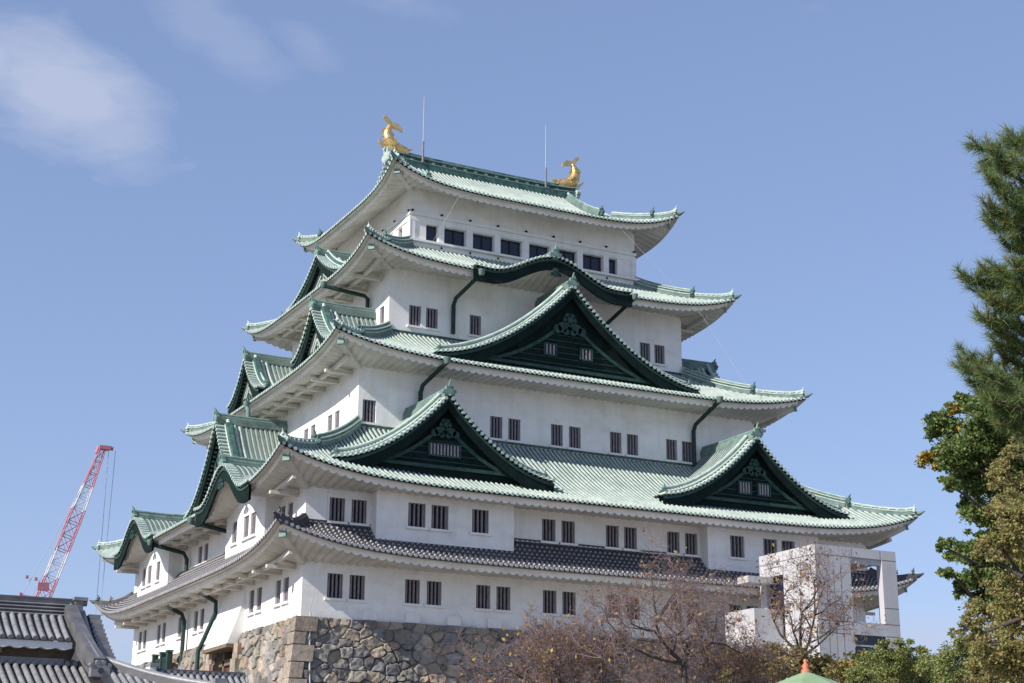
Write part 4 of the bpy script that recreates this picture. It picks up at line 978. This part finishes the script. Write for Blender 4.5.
# low plaster wall with tiled coping
tw2 = thing('roofed_wall', 'low plaster wall with a grey tiled coping before the stone base door', 'wall', (-27.9, -33, -11.4))
b = MB(); b.box((-27.9, -33, -8.2), (1.65, .28, 3.2), 'plaster'); b.build('wall_panel', tw2)
b = MB(); rib_sheet(b, -29.6, -26.2, curve(-33.05, -4.62, -33.75, -5.05, .02, 5), .24, .085); rib_sheet(b, -29.6, -26.2, curve(-32.95, -4.62, -32.25, -5.05, .02, 5), .24, .085)
b.build('coping', tw2)
b = MB(); L = np.array([[-29.65, -33, -4.60], [-26.2, -33, -4.60]]); b.sweep(L, [(-.14, -.1), (-.14, .12), (-.06, .2), (.06, .2), (.14, .12), (.14, -.1)], 'gate_tile_pan')
for x in np.arange(-29.6, -26.2, .24): b.tube([(x, -33.16, -4.52), (x, -32.84, -4.52)], .07, 'gate_tile', 6)
b.box((-29.75, -33, -4.60), (.12, .3, .3), 'white_paint'); b.box((-29.72, -33.05, -4.30), (.16, .34, .06), 'gate_tile'); b.build('ridge', tw2)

# ------------------------------------------------------------------ green canopy with a terracotta finial
kx, ky, kz = -21.40, -60.53, -6.25
kq = thing('kiosk_canopy', 'green scalloped kiosk canopy topped by a terracotta finial', 'kiosk', (kx, ky, -11.4))
b = MB(); n = 8; th = np.linspace(0, 2 * np.pi, n * 6 + 1)
rings = []
for r, z, sc_ in ((.02, 0, 0), (.35, -.12, 0), (.8, -.29, 0), (1.35, -.52, 0), (1.42, -.62, 0), (1.42, -.78, .09)):
    m_ = np.cos((((th * n / (2 * np.pi)) % 1) - .5) * (2 * np.pi / n)); rr = r * math.cos(math.pi / n) / m_
    rings.append(np.stack([kx + rr * np.cos(th), ky + rr * np.sin(th), kz + z - sc_ * np.abs(np.sin(th * n))], -1))
b.grid(np.stack(rings), 'canopy'); b.build('canopy', kq)
b = MB(); b.tube([(kx, ky, kz + h) for h in (-.05, .03, .06, .12, .17, .20, .26, .29)], [.11, .11, .07, .10, .06, .035, .055, .015], 'terracotta', 12); b.build('finial', kq)
for a in range(8):
    an = (a + .5) * math.pi / 4; b = MB(); b.tube([(kx + 1.2 * math.cos(an), ky + 1.2 * math.sin(an), -11.4), (kx + 1.2 * math.cos(an), ky + 1.2 * math.sin(an), kz - .5)], .05, 'white_paint', 6); b.build('post', kq)
b = MB(); b.tube([(kx, ky, -11.4), (kx, ky, -10.3)], 1.05, 'white_paint', 8); b.build('counter', kq)

# ------------------------------------------------------------------ trees
def tubes(mb, segs, m, n=4):
    """many tapered straight pieces at once: rows (p0, p1, r0, r1)"""
    if not segs: return
    A = np.array([s[0] for s in segs]); B = np.array([s[1] for s in segs]); r0 = np.array([s[2] for s in segs]); r1 = np.array([s[3] for s in segs])
    t = B - A; t /= np.linalg.norm(t, axis=1)[:, None] + 1e-9
    ref = np.where(np.abs(t[:, 2:3]) < .8, np.array([[0, 0, 1.]]), np.array([[1., 0, 0]])); a = np.cross(t, ref); a /= np.linalg.norm(a, axis=1)[:, None]; c = np.cross(a, t)
    th = np.linspace(0, 2 * np.pi, n, endpoint=False); k = len(segs)
    R = np.cos(th)[None, :, None] * a[:, None] + np.sin(th)[None, :, None] * c[:, None]
    V = np.concatenate([A[:, None] + R * r0[:, None, None], B[:, None] + R * r1[:, None, None]], 1).reshape(-1, 3)
    j = np.arange(n); q = np.stack([j, (j + 1) % n, n + (j + 1) % n, n + j], -1)
    mb.add(V, (q[None] + (np.arange(k) * 2 * n)[:, None, None]).reshape(-1, 4), m, True)
def leaves(mb, C, size, mats, probs, rg, flat=0.0, ratio=.6):
    """a quad per point, random facing"""
    C = np.asarray(C); n = len(C)
    if n == 0: return
    u = rg.normal(size=(n, 3)); u[:, 2] *= (1 - flat); u /= np.linalg.norm(u, axis=1)[:, None]
    v = rg.normal(size=(n, 3)); v -= (v * u).sum(1)[:, None] * u; v /= np.linalg.norm(v, axis=1)[:, None]
    s = size * rg.uniform(.6, 1.3, n)[:, None]; u = u * s; v = v * s * ratio
    P = np.stack([C - u, C + v * .9 - u * .1, C + u, C - v * .9 - u * .1], 1)
    which = rg.choice(len(mats), n, p=probs)
    for j, m in enumerate(mats):
        Q = P[which == j]
        if len(Q): mb.add(Q.reshape(-1, 3), np.arange(len(Q) * 4).reshape(-1, 4), m)
SIDE = [.72]
def grow(rg, p, d, L, r, depth, maxd, segs, tips, spread=.6, upb=.10, kids=(2, 4), shrink=.70, wig=.25, minr=.006):
    n = 3 if depth < maxd else 2
    q = np.array(p, float); d = np.array(d, float)
    for j in range(n):
        d = d + rg.normal(size=3) * wig * .5 + np.array([0, 0, upb]); d /= np.linalg.norm(d)
        e = q + d * L / n; ra = r * (1 - .45 * j / n); rb_ = r * (1 - .45 * (j + 1) / n)
        segs.append((q, e, max(ra, minr), max(rb_, minr * .7), depth)); q = e
        if depth < maxd and j >= 1 or (depth >= 1 and depth < maxd):
            for _ in range((rg.random() < SIDE[0]) * 1 if j < n - 1 else rg.integers(*kids)):
                s = rg.normal(size=3); s -= s.dot(d) * d; s /= np.linalg.norm(s) + 1e-9
                nd = d * (1 - spread * .5) + s * spread * rg.uniform(.7, 1.3); nd /= np.linalg.norm(nd)
                grow(rg, q, nd, L * shrink * rg.uniform(.75, 1.15), r * .55, depth + 1, maxd, segs, tips, spread, upb, kids, shrink, wig, minr)
    if depth >= maxd - 1: tips.append(q)
def bare_tree(label, base_p, limbs, maxd, L, r, seed, leaf_n, mats, probs, group='leafless autumn cherry trees', name='cherry_tree', lsize=.06, zcap=None, trunk=None):
    rg = np.random.default_rng(seed); t = thing(name, label, 'tree', base_p, group); segs = []; tips = []
    base_p = np.array(base_p, float); fork = base_p + np.array(trunk)
    mid = (base_p + fork) / 2 + rg.normal(size=3) * .12
    segs += [(base_p, mid, r * 1.5, r * 1.2, 0), (mid, fork, r * 1.2, r, 0)]
    for d, l in limbs: grow(rg, fork, np.array(d, float) / np.linalg.norm(d), L * l, r * .62, 1, maxd, segs, tips, .8, .05, (2, 4), .72, .30, .0055)
    b = MB(); tubes(b, [s[:4] for s in segs if s[4] <= 2], 'bark', 6); b.build('trunk', t)
    b = MB(); tubes(b, [s[:4] for s in segs if s[4] > 2], 'twig', 3)
    b.build('twigs', t)
    tips = np.array(tips); k = rg.integers(0, len(tips), leaf_n); C = tips[k] + rg.normal(size=(leaf_n, 3)) * .10
    b = MB(); leaves(b, C, lsize, mats, probs, rg); b.build('leaves', t)
    print(label, len(segs), len(tips))
AUT = (['leaf_rust', 'leaf_yellow', 'leaf_brown', 'leaf_olive'], [.34, .20, .32, .14])
def at(px, py, dist):                              # where a measured direction meets a distance
    d = fw + r2 * ((px - 512) / FPX) - u2 * ((py - 341.5) / FPX); d = d / d.dot(fw)
    return np.array(CAM_P) + np.array(d) * dist
def fork_tree(label, px, py, dist, lean, limbs, maxd, L, r, seed, leaf_n, mats, probs, side=.6):
    SIDE[0] = side
    f = at(px, py, dist); bp = (f[0] + lean, f[1] + .1, -11.4)
    bare_tree(label, bp, limbs, maxd, L, r, seed, leaf_n, mats, probs, trunk=(f - np.array(bp)))
fork_tree('bare spreading cherry tree with dark forked trunk before the white wall', 684, 664, 42, .1, [((-1.0, .1, .45), 1.2), ((-.7, -.3, .6), 1.0), ((.15, .2, 1), .72), ((1, -.2, .5), 1.05), ((-1, .3, .12), 1.2), ((.7, .6, .5), .9)], 6, 1.28, .085, 4, 520, *AUT)
fork_tree('twiggy cherry tree in front of the pale lift tower', 801, 656, 47, -.2, [((-.7, .2, .8), 1.0), ((.7, -.1, .8), 1.05), ((.1, .3, 1), 1.05), ((-1, -.4, .4), .8), ((1, .4, .3), .8)], 6, 1.28, .08, 9, 650, *AUT, side=.42)
fork_tree('low reddish cherry tree with yellow leaves at the foot of the stone base', 572, 715, 42, .2, [((-.9, .2, .5), 1.1), ((.8, .1, .5), 1.0), ((-.25, .3, 1.2), 1.0), ((.5, -.4, .6), .9), ((-.6, -.3, .7), .9)], 6, 1.32, .09, 21, 1300, ['leaf_rust', 'leaf_yellow', 'leaf_brown', 'leaf_olive'], [.22, .30, .28, .2], side=.88)
fork_tree('small twiggy cherry tree low between the two larger bare trees', 722, 722, 44, .1, [((-.9, .2, .6), 1.0), ((.8, .1, .6), 1.0), ((0, .3, 1), 1.0), ((.4, -.4, .7), .9)], 6, 1.25, .07, 27, 900, *AUT, side=.75)

def leafy_tree(name, label, base_p, top, clumps, leaf, n_per, mats, probs, seed, trunk_r=.25, ylw=None, group=None, flat=.2, dens=42):
    """trunk and limbs to every clump, leaves through each clump's volume in small sprays"""
    rg = np.random.default_rng(seed); t = thing(name, label, 'tree' if 'tree' in name or 'pine' in name else 'bush', base_p, group)
    base_p = np.array(base_p, float); top = np.array(top, float); segs = []
    n = 8; ps = [base_p + (top - base_p) * f + rg.normal(size=3) * .12 * (0 < f < 1) for f in np.linspace(0, 1, n)]
    for j in range(n - 1): segs.append((ps[j], ps[j + 1], trunk_r * (1 - .8 * j / n), trunk_r * (1 - .8 * (j + 1) / n)))
    pts = []; ys = []
    for (c, rad) in clumps:
        c = np.array(c, float)
        f = np.clip((c[2] - base_p[2]) / (top[2] - base_p[2]) - .15, .15, .95); st = np.array([np.interp(f, np.linspace(0, 1, n), [p[q] for p in ps]) for q in range(3)])
        m1 = (st + c) / 2 + rg.normal(size=3) * .2 + [0, 0, .1]; segs += [(st, m1, trunk_r * .28, trunk_r * .18), (m1, c, trunk_r * .18, trunk_r * .07)]
        ns = max(5, int(dens * (rad / .33) ** 2.0))
        for _ in range(ns):
            o = rg.normal(size=3); o /= np.linalg.norm(o); o *= rad * rg.uniform(.25, 1.0) ** .6 * np.array([1, 1, .78]); e = c + o
            segs.append((c + o * .1, e, trunk_r * .05, .008))
            m = int(n_per); pts.append(e + rg.normal(size=(m, 3)) * rad * .17 * np.array([1, 1, .7]))
    b = MB(); tubes(b, segs, 'bark', 5); b.build('trunk', t)
    P = np.concatenate(pts); b = MB()
    if ylw is not None:
        yc, yr = ylw; dist = np.min([np.linalg.norm(P - np.array(q), axis=1) for q in yc], 0); isy = (dist < yr) & (rg.random(len(P)) < .75)
        leaves(b, P[isy], leaf, ['leaf_yellow'], [1.0], rg, flat); P = P[~isy]
    leaves(b, P, leaf, mats, probs, rg, flat); b.build('crown', t)
def gpos(px, dist):
    p = at(px, 600, dist); return (p[0], p[1], -11.4)
rgc = np.random.default_rng(77)
def clumps_from(lst, d0, spread):
    out = []
    for px, py, rp in lst:
        dd = d0 + rgc.uniform(-spread, spread); out.append((at(px, py, dd), rp * 1.12 * dd / FPX))
    return out
# dark broadleaf tree with some yellow sprays
CL = [(945, 428, 17), (932, 460, 13), (958, 455, 20), (985, 440, 24), (1010, 430, 24), (975, 478, 20), (1003, 480, 24), (950, 485, 10), (985, 512, 18), (1010, 520, 22), (965, 405, 12), (955, 408, 8), (995, 405, 22), (1030, 460, 30), (1030, 520, 30), (1040, 400, 30), (966, 505, 9),
      (975, 552, 16), (955, 550, 12), (990, 570, 20), (1010, 560, 22), (970, 580, 14), (985, 600, 14), (950, 572, 9), (960, 590, 9), (1035, 590, 30), (1010, 600, 16), (978, 535, 10), (942, 546, 7), (1060, 480, 45), (1080, 420, 45), (1070, 560, 45)]
leafy_tree('broadleaf_tree', 'dark green broadleaf tree with a few yellow sprays at the right edge', gpos(1085, 26), at(1075, 400, 26), clumps_from(CL, 26, 1.3), .037, 64, ['leaf_green', 'leaf_light'], [.8, .2], 31, .22, ylw=([at(937, 433, 26), at(950, 424, 26), at(936, 446, 26), at(942, 546, 26), at(950, 552, 26)], .42))
CL = [(1005, 475, 18), (1015, 505, 20), (995, 510, 12), (1000, 545, 18), (1020, 550, 20), (985, 555, 10), (1005, 590, 18), (985, 610, 16), (970, 625, 12), (1012, 625, 22), (990, 645, 20), (965, 640, 8), (1015, 665, 24), (985, 672, 18), (1035, 520, 30), (1040, 600, 34), (1045, 660, 30), (1010, 455, 10), (1020, 445, 12)]
leafy_tree('autumn_tree', 'tree turning brown and rust among the green trees at the right edge', gpos(1070, 20), at(1060, 480, 20), clumps_from(CL, 20, .8), .023, 80, ['leaf_brown', 'leaf_olive', 'leaf_rust', 'leaf_light'], [.22, .40, .06, .32], 33, .18)
CL = [(880, 668, 20), (900, 660, 18), (915, 675, 20), (885, 650, 10), (905, 645, 9), (935, 668, 16), (925, 655, 9), (860, 678, 14), (890, 685, 24), (930, 690, 24)]
leafy_tree('green_bush', 'light green feathery bush below the tower', gpos(900, 33), at(900, 700, 33), clumps_from(CL, 33, 1.0), .028, 70, ['leaf_light', 'leaf_green', 'leaf_olive'], [.5, .25, .25], 35, .07, flat=.3, dens=30)
CL = [(960, 660, 20), (978, 650, 18), (965, 640, 10), (990, 668, 22), (950, 675, 16), (1005, 660, 20), (1020, 675, 24), (975, 684, 24), (945, 660, 8), (955, 632, 6), (983, 632, 9)]
leafy_tree('green_bush', 'fresh green bush between the feathery bush and the brown autumn tree', gpos(975, 28), at(975, 700, 28), clumps_from(CL, 28, 1.0), .025, 70, ['leaf_light', 'leaf_green', 'leaf_olive'], [.55, .3, .15], 36, .07, flat=.3, dens=30)
# leafy low growth in front of the tower foot
CL = [(760, 668, 20), (790, 672, 18), (735, 660, 14), (775, 655, 14), (820, 668, 16), (845, 672, 16), (740, 680, 20), (800, 655, 10), (860, 660, 12)]
leafy_tree('autumn_bush', 'sparse rust and olive bush behind the kiosk canopy', gpos(790, 47), at(790, 700, 47), clumps_from(CL, 47, 1.0), .06, 11, ['leaf_olive', 'leaf_green', 'leaf_rust', 'leaf_yellow', 'leaf_brown'], [.34, .24, .12, .1, .2], 37, .12)

# pine: needle brushes along upswept boughs
def pine():
    rg = np.random.default_rng(3); d0 = 15.0
    bp = gpos(1120, d0); t = thing('pine_tree', 'tall pine with upturned needle tufts at the top right edge', 'tree', bp)
    segs = []; tuft = []
    top = at(1110, 60, d0); n = 8
    tr = [np.array(bp) + (top - np.array(bp)) * f + rg.normal(size=3) * .08 for f in np.linspace(0, 1, n)]
    for j in range(n - 1): segs.append((tr[j], tr[j + 1], .2 * (1 - .8 * j / n), .2 * (1 - .8 * (j + 1) / n)))
    tips = {(1095, 235): [(979, 142), (1008, 140), (1016, 133), (983, 162), (990, 176), (1003, 193), (1000, 155), (1018, 160), (1020, 185), (995, 150)],
            (1095, 285): [(990, 206), (992, 222), (1008, 242), (1005, 212), (1018, 205), (1020, 235), (1012, 225)],
            (1095, 345): [(966, 274), (986, 266), (979, 287), (991, 299), (1014, 262), (1005, 280), (1000, 268), (1018, 285), (1010, 298)],
            (1095, 385): [(984, 314), (996, 325), (1010, 319), (1020, 324)],
            (1095, 475): [(997, 337), (1003, 352), (1015, 342), (968, 353), (966, 365), (974, 378), (985, 370), (985, 392), (1000, 380), (1015, 370), (995, 402), (1010, 402), (1020, 392), (1000, 420), (1016, 425)]}
    boughs = [[a, (1062 + rg.uniform(-8, 8), a[1] * .35 + y * .65 + 14), (x + 26, y + 15 + rg.uniform(-4, 6)), (x, y + 6)] for a, l in tips.items() for x, y in l]
    for bo in boughs:
        dd = d0 + rg.uniform(-.45, .45); P = [at(x, y, dd + rg.uniform(-.1, .1)) for x, y in bo]
        for j in range(len(P) - 1): segs.append((P[j], P[j + 1], .026 - .006 * j, .021 - .006 * j))
        for j in range(1, len(P)):
            a, c = P[j - 1], P[j]; nn = 3 if j == 1 else 5 if j == 2 else 12
            for f in np.linspace(.15, 1, nn):
                p = a + (c - a) * f; v = (c - a) / np.linalg.norm(c - a)
                s = rg.normal(size=3) * .6 + v * .7 + np.array([0, 0, .65]); s /= np.linalg.norm(s)
                if f == 1 and j == len(P) - 1: s = v * .7 + np.array([0, 0, .75]); s /= np.linalg.norm(s)
                L = rg.uniform(.03, .15); q = p + s * L; segs.append((p, q, .010, .007)); tuft.append((q, s))
    b = MB(); tubes(b, segs, 'bark', 6); b.build('trunk', t)
    Pn = []; Bd = []
    for q, s in tuft:
        m = 62; o = rg.uniform(-.13, .03, m)[:, None] * s + q; d = rg.normal(size=(m, 3)) * .55 + s * .75; d /= np.linalg.norm(d, axis=1)[:, None]
        L = rg.uniform(.08, .145, m)[:, None]; sd_ = np.cross(d, rg.normal(size=(m, 3))); sd_ /= np.linalg.norm(sd_, axis=1)[:, None]
        Pn.append(np.stack([o - sd_ * .0036, o + sd_ * .0036, o + d * L], 1))
        if rg.random() < .45: Bd.append((q, q + s * .05, .013, .004))
    Q = np.concatenate(Pn); b = MB(); b.add(Q.reshape(-1, 3), np.arange(len(Q) * 3).reshape(-1, 3), 'needle'); tubes(b, Bd, 'bud', 5); b.build('crown', t)
pine()
